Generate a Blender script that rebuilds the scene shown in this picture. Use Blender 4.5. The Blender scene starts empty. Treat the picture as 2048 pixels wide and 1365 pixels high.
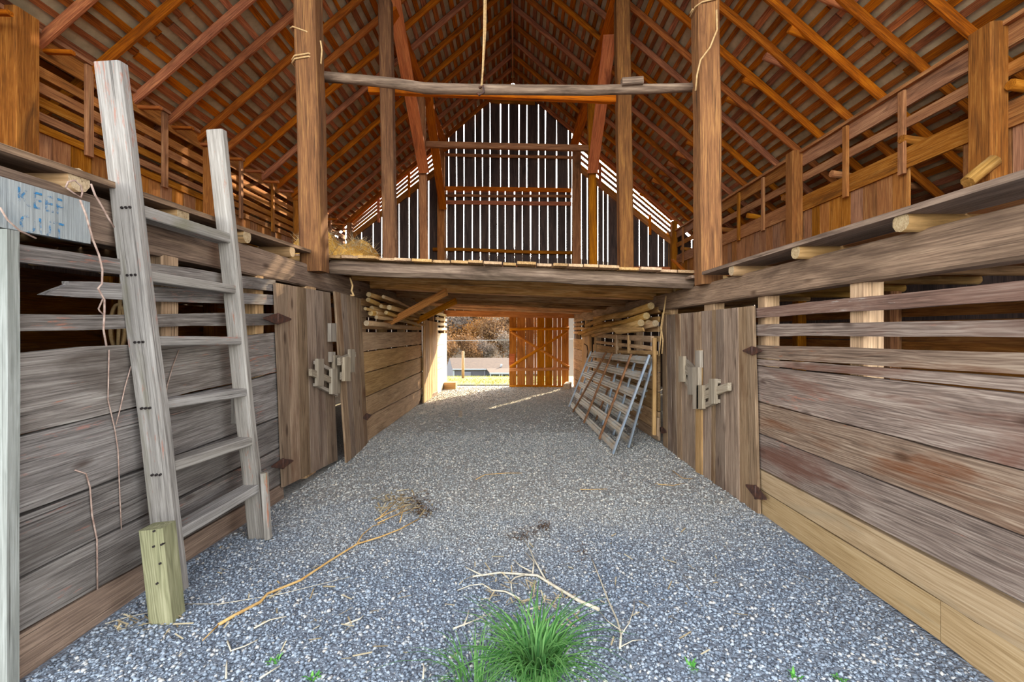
import bpy, math, random
import numpy as np
from mathutils import Vector, Matrix
random.seed(7); rng = np.random.default_rng(7)
sc = bpy.context.scene
COL = sc.collection

# ------------------------------------------------------------------ camera, sky, sun, exposure
H = 1.6; FP = 900.0; CX = 1030.0; CY = 663.0
cam = bpy.data.cameras.new('camera'); camo = bpy.data.objects.new('camera', cam); COL.objects.link(camo)
camo.location = (0, 0, H); camo.rotation_euler = (math.pi/2, 0, 0)
cam.sensor_width = 36; cam.lens = 36*FP/2048
cam.shift_x = (1024-CX)/2048; cam.shift_y = -(682.5-CY)/2048
cam.clip_start = .05; cam.clip_end = 600
sc.camera = camo
SUN_AZ, SUN_EL = math.radians(27), math.radians(22)     # from the far right
w = bpy.data.worlds.new('sky'); sc.world = w; w.use_nodes = True
nt = w.node_tree; bg = nt.nodes['Background']
sky = nt.nodes.new('ShaderNodeTexSky'); sky.sky_type = 'NISHITA'; sky.sun_disc = False
sky.sun_elevation = SUN_EL; sky.sun_rotation = SUN_AZ; sky.altitude = 200
sky.air_density = 1.0; sky.dust_density = 1.5; sky.ozone_density = 1.0
hz = nt.nodes.new('ShaderNodeHueSaturation'); hz.inputs['Saturation'].default_value = .42; nt.links.new(sky.outputs[0], hz.inputs['Color'])
tn = nt.nodes.new('ShaderNodeMix'); tn.data_type = 'RGBA'; tn.blend_type = 'MULTIPLY'; tn.inputs[0].default_value = 1; tn.inputs[7].default_value = (1, .965, .90, 1)
nt.links.new(hz.outputs[0], tn.inputs[6]); nt.links.new(tn.outputs[2], bg.inputs[0]); bg.inputs[1].default_value = 0.62
sl = bpy.data.lights.new('sun', 'SUN'); sl.energy = 6.5; sl.angle = math.radians(.5); sl.color = (1, .80, .52)
so = bpy.data.objects.new('sun', sl); COL.objects.link(so); so.location = (20, 40, 30)
sdir = Vector((math.sin(SUN_AZ)*math.cos(SUN_EL), math.cos(SUN_AZ)*math.cos(SUN_EL), math.sin(SUN_EL)))
so.rotation_euler = sdir.to_track_quat('Z', 'Y').to_euler()
vs = sc.view_settings; vs.view_transform = 'Standard'; vs.look = 'None'; vs.gamma = 1; vs.use_curve_mapping = False
vs.exposure = 1.25

# ------------------------------------------------------------------ materials
def srgb(h):
    r = [int(h[i:i+2], 16)/255 for i in (0, 2, 4)]
    return tuple((c/12.92 if c <= .04045 else ((c+.055)/1.055)**2.4) for c in r) + (1,)
MATS = {}
def newmat(name):
    m = bpy.data.materials.new(name); m.use_nodes = True
    b = m.node_tree.nodes['Principled BSDF']; MATS[name] = m
    return m, m.node_tree.nodes, m.node_tree.links, b
def ramp(N, stops):
    r = N.new('ShaderNodeValToRGB'); e = r.color_ramp.elements
    e[0].position, e[0].color = stops[0]; e[1].position, e[1].color = stops[-1]
    for p, c in stops[1:-1]:
        k = e.new(p); k.color = c
    return r
def mixc(N, L, fac, a, b, mode='MIX'):
    m = N.new('ShaderNodeMix'); m.data_type = 'RGBA'; m.blend_type = mode
    for sock, v in ((m.inputs[0], fac), (m.inputs[6], a), (m.inputs[7], b)):
        if hasattr(v, 'links'): L.new(v, sock)
        else: sock.default_value = v
    return m.outputs[2]
def math_(N, L, op, a, b=0.0):
    m = N.new('ShaderNodeMath'); m.operation = op
    for s, v in zip(m.inputs, (a, b)):
        if hasattr(v, 'links'): L.new(v, s)
        else: s.default_value = v
    return m.outputs[0]
def coords(N, L, scale, rnd=True):
    tc = N.new('ShaderNodeTexCoord'); v = tc.outputs['Object']
    if rnd:
        oi = N.new('ShaderNodeObjectInfo'); cb = N.new('ShaderNodeCombineXYZ')
        L.new(math_(N, L, 'MULTIPLY', oi.outputs['Random'], 61.0), cb.inputs[0])
        L.new(math_(N, L, 'MULTIPLY', oi.outputs['Random'], 23.0), cb.inputs[1])
        ad = N.new('ShaderNodeVectorMath'); ad.operation = 'ADD'; L.new(v, ad.inputs[0]); L.new(cb.outputs[0], ad.inputs[1]); v = ad.outputs[0]
    mp = N.new('ShaderNodeMapping'); mp.inputs['Scale'].default_value = scale; L.new(v, mp.inputs[0])
    return mp.outputs[0]
def noise(N, L, vec, scale=1, detail=6, rough=.6, dist=0.0):
    n = N.new('ShaderNodeTexNoise'); n.inputs['Scale'].default_value = scale; n.inputs['Detail'].default_value = detail
    n.inputs['Roughness'].default_value = rough; n.inputs['Distortion'].default_value = dist; L.new(vec, n.inputs['Vector'])
    return n.outputs['Fac']
def wood(name, dark, mid, light, stain=None, stain_lo=.55, stain_hi=.72, fleck=None, fleck_lo=.6, var=.35, bump=.5, grain=58, rings=.35, crack=.9, knots=0):
    m, N, L, b = newmat(name)
    g = noise(N, L, coords(N, L, (1.3, grain, grain)), 1.5, 9, .68, .5)
    c = ramp(N, [(.34, srgb(dark)), (.5, srgb(mid)), (.66, srgb(light))]); 
    wv = N.new('ShaderNodeTexWave'); wv.wave_type = 'BANDS'; wv.bands_direction = 'Y'
    wv.inputs['Scale'].default_value = 11; wv.inputs['Distortion'].default_value = 16; wv.inputs['Detail'].default_value = 2; wv.inputs['Detail Scale'].default_value = .8
    L.new(coords(N, L, (.22, 1.6, 1.6)), wv.inputs['Vector'])
    f = math_(N, L, 'ADD', math_(N, L, 'MULTIPLY', g, 1-rings*.2), math_(N, L, 'MULTIPLY', wv.outputs['Fac'], rings*.2))
    g2 = noise(N, L, coords(N, L, (1.1, 9, 9)), 1.3, 6, .62, .8)
    f2 = math_(N, L, 'ADD', math_(N, L, 'MULTIPLY', f, .62), math_(N, L, 'MULTIPLY', g2, .38))
    L.new(f2, c.inputs[0]); col = c.outputs[0]
    if stain:
        s = noise(N, L, coords(N, L, (.7, 3.2, 3.2)), 1.3, 5, .6, .6)
        sr = ramp(N, [(stain_lo, (0, 0, 0, 1)), (stain_hi, (1, 1, 1, 1))]); L.new(s, sr.inputs[0])
        sf = math_(N, L, 'MULTIPLY', sr.outputs[0], .8)
        col = mixc(N, L, sf, col, srgb(stain))
    if fleck:
        s = noise(N, L, coords(N, L, (3, 22, 22)), 1.4, 8, .75, .3)
        s2 = noise(N, L, coords(N, L, (.8, 2, 2)), 1.1, 3, .5, 0)
        p = math_(N, L, 'MULTIPLY', s, math_(N, L, 'ADD', s2, .5))
        fr = ramp(N, [(fleck_lo, (0, 0, 0, 1)), (fleck_lo+.06, (1, 1, 1, 1))]); L.new(p, fr.inputs[0])
        col = mixc(N, L, math_(N, L, 'MULTIPLY', fr.outputs[0], .75), col, srgb(fleck))
    # dark drying cracks along the grain
    k = noise(N, L, coords(N, L, (.9, grain*1.6, grain*1.6)), 1.0, 4, .5, .2)
    kr = ramp(N, [(.30, (1, 1, 1, 1)), (.37, (0, 0, 0, 1))]); L.new(k, kr.inputs[0])
    col = mixc(N, L, math_(N, L, 'MULTIPLY', kr.outputs[0], crack*.7), col, srgb('241a14'))
    if knots:
        vo = N.new('ShaderNodeTexVoronoi'); vo.inputs['Scale'].default_value = 1.0; L.new(coords(N, L, (1.6, 4.2, 4.2)), vo.inputs['Vector'])
        vr = ramp(N, [(.05, (1, 1, 1, 1)), (.13, (0, 0, 0, 1))]); L.new(vo.outputs['Distance'], vr.inputs[0])
        col = mixc(N, L, math_(N, L, 'MULTIPLY', vr.outputs[0], .7), col, srgb('3a2416'))
    oi = N.new('ShaderNodeObjectInfo')
    v = math_(N, L, 'ADD', math_(N, L, 'MULTIPLY', oi.outputs['Random'], var), 1-var/2)
    hs = N.new('ShaderNodeHueSaturation'); L.new(col, hs.inputs['Color']); L.new(v, hs.inputs['Value'])
    wn_ = N.new('ShaderNodeTexWhiteNoise'); wn_.noise_dimensions = '1D'; L.new(oi.outputs['Random'], wn_.inputs['W'])
    L.new(math_(N, L, 'ADD', math_(N, L, 'MULTIPLY', wn_.outputs['Value'], .007), .4962), hs.inputs['Hue'])
    L.new(math_(N, L, 'ADD', math_(N, L, 'MULTIPLY', wn_.outputs['Value'], .3), .85), hs.inputs['Saturation'])
    L.new(hs.outputs[0], b.inputs['Base Color']); b.inputs['Roughness'].default_value = .85
    b.inputs['Specular IOR Level'].default_value = .25
    bp = N.new('ShaderNodeBump'); bp.inputs['Strength'].default_value = bump; bp.inputs['Distance'].default_value = .008
    L.new(math_(N, L, 'SUBTRACT', f, math_(N, L, 'MULTIPLY', kr.outputs[0], .4)), bp.inputs['Height']); L.new(bp.outputs[0], b.inputs['Normal'])
    return m
wood('grey',   '3f3935', '7f7670', 'aaa29a', stain='4a4039', stain_lo=.5, stain_hi=.7, fleck='a4705f', fleck_lo=.62, bump=.8, knots=1)
wood('grey_tan', '58463a', '8f7562', 'b89b82', stain='544236', stain_lo=.5, stain_hi=.7, bump=.6, knots=1)
wood('ladder', '625b55', '928a82', 'b4aca4', stain='77715a', stain_lo=.58, fleck='a06a56', fleck_lo=.62, bump=.5, rings=.15, var=.12)
wood('tan',    '7e6244', 'b8926a', 'd8b68c', stain='7e6246', bump=.4)
wood('door',   '503f31', '8f7660', 'b89e84', stain='5c3d2a', stain_lo=.52, var=.5, bump=.6, crack=1.2, knots=1)
wood('brown',  '5c3819', '9e622e', 'c88c4a', stain='4a2e1a', bump=.5)
wood('rail',   '5e3a20', 'a1683a', 'c8945c', stain='523420', bump=.4)
wood('rust_wood', '7a3a12', 'c4651f', 'e08a3a', stain='6c3414', bump=.4)
wood('rafter', '5c3010', 'a85a20', 'd48434', stain='44240e', bump=.4)
wood('lath',   '5a3014', 'a85c26', 'd68c42', stain='42260f', var=.6, bump=.4)
wood('gable',  '2a2424', '4a3e3c', '6c5850', stain='221e20', var=.35, bump=.4)
wood('post',   '4a3220', '82583a', 'ae7f50', stain='4e3020', bump=.9, crack=1.3)
wood('fresh',  '8c7252', 'b09472', 'c6ad8c', stain='96866e', var=.14, bump=.2, crack=.35)
wood('treated','5c5a3c', '87835c', 'a39d76', stain='6c6e46', var=.05, rings=.8, bump=.3, crack=.3)
wood('pole',   '75562f', 'ac8350', 'cda873', stain='755533', bump=.4, grain=22, rings=.1)
wood('logend', '866a48', 'b89c74', 'cfba94', bump=.3)
wood('barkpole','4c3a2c', '826852', 'aa8f72', stain='40301f', bump=.9, grain=24)
wood('joist', '6e4c2a', 'c08c56', 'e8bf88', stain='5a3c22', var=1.0, bump=.6, grain=30)
wood('redplank','4c382d', '7c5c4c', '9f8674', stain='5a524c', fleck='b0a69c', fleck_lo=.60, bump=.7)
wood('rightwall','45372e', '806b5d', 'ae9a88', stain='683a22', stain_lo=.50, stain_hi=.68, fleck='9c5f44', fleck_lo=.64, rings=.6, bump=.4, knots=1)
wood('latch',  '6c5f52', '9c8d7b', 'bdb09e', bump=.4)
wood('fardoor_glow','7a4414', 'c67c26', 'e6a846', stain='80501c', bump=.3)  # far door's orange is warm bounced light put into the wood colour
wood('sunlit_tint','9a8a74', 'd0c0a8', 'eadfcb', bump=.3)  # pale wood with the sunshine by the far doorway painted in
wood('white_jamb','74746f','96968f','b0b0aa', stain='6c6e66', bump=.4)
wood('sign',   '757878', '979a99', 'b0b2b0', stain='6a757b', stain_lo=.58, bump=.5, rings=.1)
wood('bark',   '3e3026', '6a5646', '8a7460', bump=.6)

def simple(name, col, rough=.8, metal=0, var_noise=None, scale=6, bump=0):
    m, N, L, b = newmat(name); b.inputs['Roughness'].default_value = rough; b.inputs['Metallic'].default_value = metal
    if var_noise:
        n = noise(N, L, coords(N, L, (1, 1, 1), False), scale, 6, .65)
        r = ramp(N, [(.35, srgb(col)), (.65, srgb(var_noise))]); L.new(n, r.inputs[0]); L.new(r.outputs[0], b.inputs['Base Color'])
        if bump:
            bp = N.new('ShaderNodeBump'); bp.inputs['Strength'].default_value = bump; bp.inputs['Distance'].default_value = .01
            L.new(n, bp.inputs['Height']); L.new(bp.outputs[0], b.inputs['Normal'])
    else: b.inputs['Base Color'].default_value = srgb(col)
    return m
simple('rust_iron', '3c302e', .7, .4, '6a4434', 20, .4)
simple('galv', 'b9bdbc', .45, .25, 'b0a08a', 5)
simple('galv_blue', '8fa0b4', .4, .6, 'b4bcc4', 6)
simple('gate_rust', '6a4228', .7, .3, 'a0714a', 9)
simple('tin', '9a8c70', .7, 0, 'c4b494', 2.2)
simple('rope', 'b08a5a', .9, 0, 'd0ab78', 40)
simple('hay', 'b57c2c', .9, 0, 'e6b85c', 30, .8)
simple('stalk', 'b98a4c', .8, 0, 'd8b070', 20)
simple('paletwig', 'b9aa92', .8, 0, 'dccfb6', 20)
simple('vine', '8a6a5c', .8, 0, 'c4a898', 30)
simple('darkleaf', '3c2c1c', .9, 0, '6a4a2a', 30)
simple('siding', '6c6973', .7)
simple('siding_shade', '524f56', .7)  # darker copy of the siding, the front wall's shade in its colour
simple('shingle', '4c3c33', .9, 0, '5a483c', 3)
simple('window_white', '94989e', .5)
simple('dark_glass', '3a3c44', .2)
simple('blue_paint', '3f86b4', .7)
simple('nail', '2c2422', .6, .5)
simple('brick_pale', 'c8b8a4', .9, 0, 'a8947c', 20)
simple('tree_bark', '6a5a4c', .9)
simple('wire', '8a8a8c', .6)
def foliage(name, a, b_):
    m, N, L, b = newmat(name); b.inputs['Roughness'].default_value = .8
    g = N.new('ShaderNodeNewGeometry'); r = ramp(N, [(0, srgb(a)), (1, srgb(b_))]); L.new(g.outputs['Random Per Island'], r.inputs[0])
    L.new(r.outputs[0], b.inputs['Base Color'])
    tr = N.new('ShaderNodeBsdfTranslucent'); L.new(r.outputs[0], tr.inputs[0])
    mx = N.new('ShaderNodeMixShader'); mx.inputs[0].default_value = .35; L.new(b.outputs[0], mx.inputs[1]); L.new(tr.outputs[0], mx.inputs[2])
    L.new(mx.outputs[0], N['Material Output'].inputs[0])
foliage('grass', '3c7a34', '86b866'); foliage('field_grass', '5c7028', 'a89850')
foliage('leaf_brown', '5a3e28', '8a6640'); foliage('leaf_orange', '7c4c20', 'a8783c'); foliage('leaf_grey', '5c4e44', '84766a'); foliage('weed', '4c9a3c', '8cd060')
foliage('straw', 'b49a70', 'e4d2ac'); foliage('debris', '3c2a1a', '7a5430')

# gravel floor and stones: dusty pale inside the barn, clean dark blue-grey towards the entrance
def gravel(name, stones):
    m, N, L, b = newmat(name); b.inputs['Roughness'].default_value = .85
    tc = N.new('ShaderNodeTexCoord'); sx = N.new('ShaderNodeSeparateXYZ'); L.new(tc.outputs['Object'], sx.inputs[0])
    nn = noise(N, L, tc.outputs['Object'], 1.1, 5, .6)
    d = math_(N, L, 'ADD', sx.outputs[1], math_(N, L, 'MULTIPLY', math_(N, L, 'SUBTRACT', nn, .5), 2.6))
    d = math_(N, L, 'SUBTRACT', d, math_(N, L, 'MULTIPLY', math_(N, L, 'ABSOLUTE', sx.outputs[0]), .25))
    z = ramp(N, [(.26, (0, 0, 0, 1)), (.40, (1, 1, 1, 1))]); L.new(math_(N, L, 'DIVIDE', d, 10.0), z.inputs[0])
    if stones:
        g = N.new('ShaderNodeNewGeometry'); rr = g.outputs['Random Per Island']
        c1 = ramp(N, [(0, srgb('646b76')), (.5, srgb('8b95a1')), (.85, srgb('aab2bb')), (1, srgb('ccc3b6'))])
        c2 = ramp(N, [(0, srgb('868684')), (.5, srgb('aeada8')), (.85, srgb('c6c0b6')), (1, srgb('dacebc'))])
        L.new(rr, c1.inputs[0]); L.new(rr, c2.inputs[0])
    else:
        v = N.new('ShaderNodeTexVoronoi'); v.inputs['Scale'].default_value = 55; L.new(tc.outputs['Object'], v.inputs['Vector'])
        c1 = ramp(N, [(0, srgb('686e78')), (1, srgb('969da6'))]); c2 = ramp(N, [(0, srgb('868480')), (1, srgb('beb8ae'))])
        sp = N.new('ShaderNodeSeparateColor'); L.new(v.outputs['Color'], sp.inputs[0]); L.new(sp.outputs[0], c1.inputs[0]); L.new(sp.outputs[0], c2.inputs[0])
        bp = N.new('ShaderNodeBump'); bp.inputs['Strength'].default_value = .8; bp.inputs['Distance'].default_value = .015; bp.invert = True
        L.new(v.outputs['Distance'], bp.inputs['Height']); L.new(bp.outputs[0], b.inputs['Normal'])
    L.new(mixc(N, L, z.outputs[0], c1.outputs[0], c2.outputs[0]), b.inputs['Base Color'])
gravel('gravel_ground', False); gravel('gravel_stone', True)
def meadow():
    m, N, L, b = newmat('meadow'); b.inputs['Roughness'].default_value = .95
    n = noise(N, L, coords(N, L, (1, 1, 1), False), 1.2, 9, .7)
    r = ramp(N, [(.3, srgb('4c5c24')), (.5, srgb('747434')), (.7, srgb('968450'))]); L.new(n, r.inputs[0]); L.new(r.outputs[0], b.inputs['Base Color'])
meadow()
simple('hillside', '2c2016', .95, 0, '3c2c1c', .15)

# ------------------------------------------------------------------ helpers
W = {}
def P(px, py, d): return Vector(((px-CX)/FP*d, d, H+(CY-py)/FP*d))
def OnX(px, py, X): return P(px, py, X*FP/(px-CX))          # pixel -> point on the wall plane x = X
def gz(d): return -max(0.0, d-3.0)*.021 if d < 15.5 else -.2625-(d-15.5)*.078 if d < 30 else -1.393-(d-30)*.11
def link(name, me, M=None, parent=None, mat=None):
    o = bpy.data.objects.new(name, me); COL.objects.link(o)
    M = M or Matrix.Identity(4); W[o] = M
    if parent is not None:
        o.parent = parent; o.matrix_basis = W[parent].inverted() @ M
    else: o.matrix_basis = M
    if mat and me and not me.materials: me.materials.append(MATS[mat])
    return o
def tag(o, label=None, cat=None, group=None, kind=None):
    if label: o['label'] = label
    if cat: o['category'] = cat
    if group: o['group'] = group
    if kind: o['kind'] = kind
    return o
def empty(name, loc, label=None, cat=None, group=None, kind=None):
    o = link(name, None, Matrix.Translation(Vector(loc))); o.empty_display_size = .1
    return tag(o, label, cat, group, kind)
def mesh(name, v, f, smooth=False):
    me = bpy.data.meshes.new(name); me.from_pydata([tuple(x) for x in v], [], f); me.update()
    if smooth:
        for p in me.polygons: p.use_smooth = True
    return me
def frame(x, n):
    x = x.normalized(); z = (n-x*n.dot(x)).normalized(); y = z.cross(x)
    return Matrix((x, y, z)).transposed()
def prism(name, top, bot, thick, n, mat, parent=None):
    """board whose front face runs between two polylines; its body goes `thick` back along -n"""
    c = sum(top+bot, Vector())/(2*len(top)); R = frame((top[-1]-top[0])+(bot[-1]-bot[0]), n)
    M = Matrix.Translation(c) @ R.to_4x4(); Mi = M.inverted(); nl = R.inverted() @ n.normalized()
    v = []; k = len(top)
    for off in (0, -thick):
        for q in top: v.append(Mi @ q + nl*off)
        for q in bot: v.append(Mi @ q + nl*off)
    f = []; A = lambda s, r, i: s*2*k+r*k+i
    for i in range(k-1):
        f += [(A(0,0,i), A(0,1,i), A(0,1,i+1), A(0,0,i+1)), (A(1,0,i), A(1,0,i+1), A(1,1,i+1), A(1,1,i)),
              (A(0,0,i), A(0,0,i+1), A(1,0,i+1), A(1,0,i)), (A(0,1,i), A(1,1,i), A(1,1,i+1), A(0,1,i+1))]
    f += [(A(0,0,0), A(1,0,0), A(1,1,0), A(0,1,0)), (A(0,0,k-1), A(0,1,k-1), A(1,1,k-1), A(1,0,k-1))]
    me = mesh(name, v, f)
    # make the winding consistent with outward normals
    import bmesh
    bm = bmesh.new(); bm.from_mesh(me); bmesh.ops.recalc_face_normals(bm, faces=bm.faces); bm.to_mesh(me); bm.free()
    return link(name, me, M, parent, mat)
def lerp(a, b, t): return a+(b-a)*t
def wavy(a, b, amp, up, n=4):
    out = []
    for i in range(n+1):
        q = lerp(a, b, i/n)
        if 0 < i < n: q = q+up*random.uniform(-amp, amp)
        out.append(q)
    return out
def quad(name, tl, tr, br, bl, thick, n, mat, parent=None, amp=.006, seg=4):
    up = ((tl-bl)+(tr-br)).normalized()
    return prism(name, wavy(tl, tr, amp, up, seg), wavy(bl, br, amp, up, seg), thick, n, mat, parent)
NX = Vector((1, 0, 0))
def vquad(name, tl, tr, br, bl, thick, n, mat, parent=None, amp=.004, seg=3):
    sd = ((tr-tl)+(br-bl)).normalized()
    return prism(name, wavy(tl, bl, amp, sd, seg), wavy(tr, br, amp, sd, seg), thick, n, mat, parent)
def wq(name, X, c, thick, mat, parent=None, amp=.005, seg=4):
    """wall board traced by pixel corners (tl, tr, br, bl) on plane x = X; body goes away from the aisle"""
    p = [OnX(x, y, X) for x, y in c]; n = NX if X < 0 else -NX
    return quad(name, *p, thick, n, mat, parent, amp, seg)
def beam(name, p0, p1, wdt, thk, n, mat, parent=None, ch=.012, jit=.0, seg=3):
    """timber with chamfered section: wdt across, thk along n; local x along its length"""
    p0, p1 = Vector(p0), Vector(p1); n = Vector(n); R = frame(p1-p0, n); L = (p1-p0).length
    M = Matrix.Translation((p0+p1)/2) @ R.to_4x4(); a, b = wdt/2, thk/2; ch = min(ch, a*.6, b*.6)
    sec = [(-a+ch,-b),(a-ch,-b),(a,-b+ch),(a,b-ch),(a-ch,b),(-a+ch,b),(-a,b-ch),(-a,-b+ch)]
    v = []; f = []
    for i in range(seg+1):
        x = -L/2+L*i/seg; oy, oz = (random.uniform(-jit, jit), random.uniform(-jit, jit)) if 0 < i < seg else (0, 0)
        v += [(x, y+oy, z+oz) for y, z in sec]
    for i in range(seg):
        for j in range(8):
            k = (j+1) % 8; f.append((i*8+j, i*8+k, (i+1)*8+k, (i+1)*8+j))
    f += [tuple(reversed(range(8))), tuple(range(seg*8, seg*8+8))]
    return link(name, mesh(name, v, f), M, parent, mat)
def plank(name, p0, p1, wdt, thk, n, mat, parent=None, jit=.004): 
    p0, p1, n = Vector(p0), Vector(p1), Vector(n).normalized()
    y = n.cross((p1-p0).normalized())*wdt/2; n2 = n*thk/2
    return quad(name, p0+y+n2, p1+y+n2, p1-y+n2, p0-y+n2, thk, n, mat, parent, jit, 3)
def tube(name, pts, radii, mat, parent=None, seg=8, smooth=True, cap=True):
    pts = [Vector(p) for p in pts]
    if not hasattr(radii, '__len__'): radii = [radii]*len(pts)
    ax = pts[-1]-pts[0]; ax = ax if ax.length > 1e-4 else pts[len(pts)//2]-pts[0]
    up = Vector((0, 0, 1)) if abs(ax.normalized().z) < .9 else Vector((0, 1, 0))
    R = frame(ax, up); M = Matrix.Translation(pts[0]) @ R.to_4x4(); Mi = M.inverted()
    q = [Mi @ p for p in pts]; v = []; f = []; prev = None
    for i, p in enumerate(q):
        t = (q[min(i+1, len(q)-1)]-q[max(i-1, 0)]).normalized()
        s = Vector((0, 0, 1)) if prev is None else prev
        s = (s-t*s.dot(t))
        if s.length < 1e-4: s = Vector((0, 1, 0))-t*t.y
        s.normalize(); prev = s; b = t.cross(s)
        for j in range(seg):
            a = 2*math.pi*j/seg; v.append(p+(s*math.cos(a)+b*math.sin(a))*radii[i])
    for i in range(len(q)-1):
        for j in range(seg):
            k = (j+1) % seg; f.append((i*seg+j, i*seg+k, (i+1)*seg+k, (i+1)*seg+j))
    if cap: f += [tuple(reversed(range(seg))), tuple(range((len(q)-1)*seg, len(q)*seg))]
    me = mesh(name, v, f)
    if smooth:
        for p in me.polygons[:-2] if cap else me.polygons: p.use_smooth = True
    return link(name, me, M, parent, mat)
def log(name, p0, p1, r0, r1, mat, parent=None, bend=.02, seg=9, n=5):
    p0, p1 = Vector(p0), Vector(p1); pts = []; rr = []
    for i in range(n+1):
        t = i/n; o = Vector((random.uniform(-bend, bend), random.uniform(-bend, bend), random.uniform(-bend, bend))) if 0 < i < n else Vector()
        pts.append(lerp(p0, p1, t)+o); rr.append((r0+(r1-r0)*t)*random.uniform(.94, 1.06))
    return tube(name, pts, rr, mat, parent, seg)
def soup(name, V, F, mat, M=None, parent=None, smooth=False):
    me = bpy.data.meshes.new(name); V = np.asarray(V, np.float32); F = np.asarray(F, np.int32)
    me.vertices.add(len(V)); me.vertices.foreach_set('co', V.ravel())
    k = F.shape[1]; me.loops.add(F.size); me.loops.foreach_set('vertex_index', F.ravel())
    me.polygons.add(len(F)); me.polygons.foreach_set('loop_start', np.arange(0, F.size, k, dtype=np.int32))
    me.update(calc_edges=True); me.validate()
    return link(name, me, M, parent, mat)

XL, ZRIDGE, XRIDGE, SL = -2.27, H+8.3, -.07, .86
Y0, Y1 = 1.9, 15.0                                   # front and back of the barn
def XR(d): return 2.19-max(0.0, d-7)*.03
def roofz(x): return ZRIDGE-SL*abs(x-XRIDGE)
def zl(x): return H+.79-.041*x                       # top of the middle loft's joists (sags to the right)
ZFL, ZFR = H+.87, H+.665                             # side loft floors
XOL, XOR = -5.67, 5.3                                # slatted loft walls

# ------------------------------------------------------------------ ground
def ground():
    ys = np.concatenate([np.linspace(-25, 1, 9), np.linspace(1.2, 15.4, 60)]); xs = np.concatenate([np.linspace(-30, -3, 10), np.linspace(-2.8, 2.8, 40), np.linspace(3, 30, 10)])
    V = []; nx = len(xs)
    for y in ys:
        for x in xs: V.append((x, y, gz(y)+.012*math.sin(x*2.3+y)*math.sin(y*1.7) if 1 < y < 15 else gz(y)))
    F = [(j*nx+i, j*nx+i+1, (j+1)*nx+i+1, (j+1)*nx+i) for j in range(len(ys)-1) for i in range(nx-1)]
    tag(soup('floor', V, F, 'gravel_ground'), 'crushed gravel drive running through the barn aisle', 'gravel floor', kind='structure')
    ys = np.concatenate([[15.4], np.linspace(16, 34, 10), np.linspace(40, 90, 8)]); xs = np.linspace(-60, 60, 24); nx = len(xs); V = []
    for y in ys:
        for x in xs: V.append((x, y, gz(y)+.03*math.sin(x*1.3+y*.7)))
    F = [(j*nx+i, j*nx+i+1, (j+1)*nx+i+1, (j+1)*nx+i) for j in range(len(ys)-1) for i in range(nx-1)]
    tag(soup('ground_field', V, F, 'meadow'), 'sunlit yellow green field beyond the far doorway', 'field', kind='structure')
    ys = np.linspace(88, 220, 12); xs = np.linspace(-130, 130, 20); nx = len(xs); V = []; zb = gz(88)
    for y in ys:
        for x in xs: V.append((x, y, zb-.3+max(0, y-92)*.34+2*math.sin(x*.06+y*.03)))
    F = [(j*nx+i, j*nx+i+1, (j+1)*nx+i+1, (j+1)*nx+i) for j in range(len(ys)-1) for i in range(nx-1)]
    tag(soup('ground_hillside', V, F, 'hillside'), 'brown wooded hillside behind the grey house', 'hillside', kind='structure')
ground()
def stones():
    base = np.array([(1,0,0),(0,1,0),(-1,0,0),(0,-1,0),(0,0,1),(0,0,-1)], float)
    tri = np.array([(0,1,4),(1,2,4),(2,3,4),(3,0,4),(1,0,5),(2,1,5),(3,2,5),(0,3,5)])
    def batch(n, y0, y1, s0, s1):
        y = rng.uniform(y0, y1, n); x = -2.24+rng.random(n)*(4.40-np.maximum(0, y-7)*.03); s = s0+(s1-s0)*rng.random(n)**2.2
        a = rng.uniform(0, 6.283, n); V = base[None]*rng.uniform(.65, 1.25, (n, 6, 1))
        V = V*np.stack([s, s*rng.uniform(.55, 1, n), s*rng.uniform(.35, .7, n)], 1)[:, None, :]
        tz = rng.uniform(-.6, .6, n); c, q = np.cos(tz)[:, None], np.sin(tz)[:, None]
        V = np.stack([V[..., 0]*c-V[..., 2]*q, V[..., 1], V[..., 0]*q+V[..., 2]*c], -1)
        c, q = np.cos(a)[:, None], np.sin(a)[:, None]
        V = np.stack([V[..., 0]*c-V[..., 1]*q, V[..., 0]*q+V[..., 1]*c, V[..., 2]], -1)
        z = np.array([gz(t) for t in y])+.012*np.sin(x*2.3+y)*np.sin(y*1.7)+s*.15+.002
        return V+np.stack([x, y, z], 1)[:, None, :]
    B = np.concatenate([batch(62000, 1.7, 4.2, .005, .018), batch(30000, 4.2, 7.5, .006, .024), batch(14000, 7.5, 15.2, .008, .03)])
    n = len(B); F = (tri[None]+np.arange(n)[:, None, None]*6).reshape(-1, 3)
    tag(soup('gravel', B.reshape(-1, 3), F, 'gravel_stone'), 'loose crushed stone covering the barn aisle floor', 'gravel', kind='stuff')
stones()

# ------------------------------------------------------------------ lower left wall of the aisle
wl = empty('wall_left', (XL, 4, 0), 'weathered plank wall along the left side of the aisle', 'wall', kind='structure')
G = lambda *c: [(c[i], c[i+1]) for i in range(0, len(c), 2)]
# near bay: slats and boards (tl, tr, br, bl in photo pixels)
for c, m in [
    (G(14,485, 551,561, 551,583, 14,521), 'grey'),
    (G(15,628, 554,627, 554,650, 15,663), 'grey'),
    (G(14,710, 557,665, 557,743, 14,875), 'grey'),
    (G(14,882, 557,746, 561,832, 14,1037), 'grey'),
    (G(14,1045, 561,835, 564,892, 14,1167), 'grey'),
    (G(14,1174, 564,895, 566,966, 14,1278), 'grey'),
    (G(14,1286, 566,968, 568,996, 14,1392), 'grey_tan')]:
    wq('plank', XL, c, .045, m, wl, .008, 6)
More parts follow.
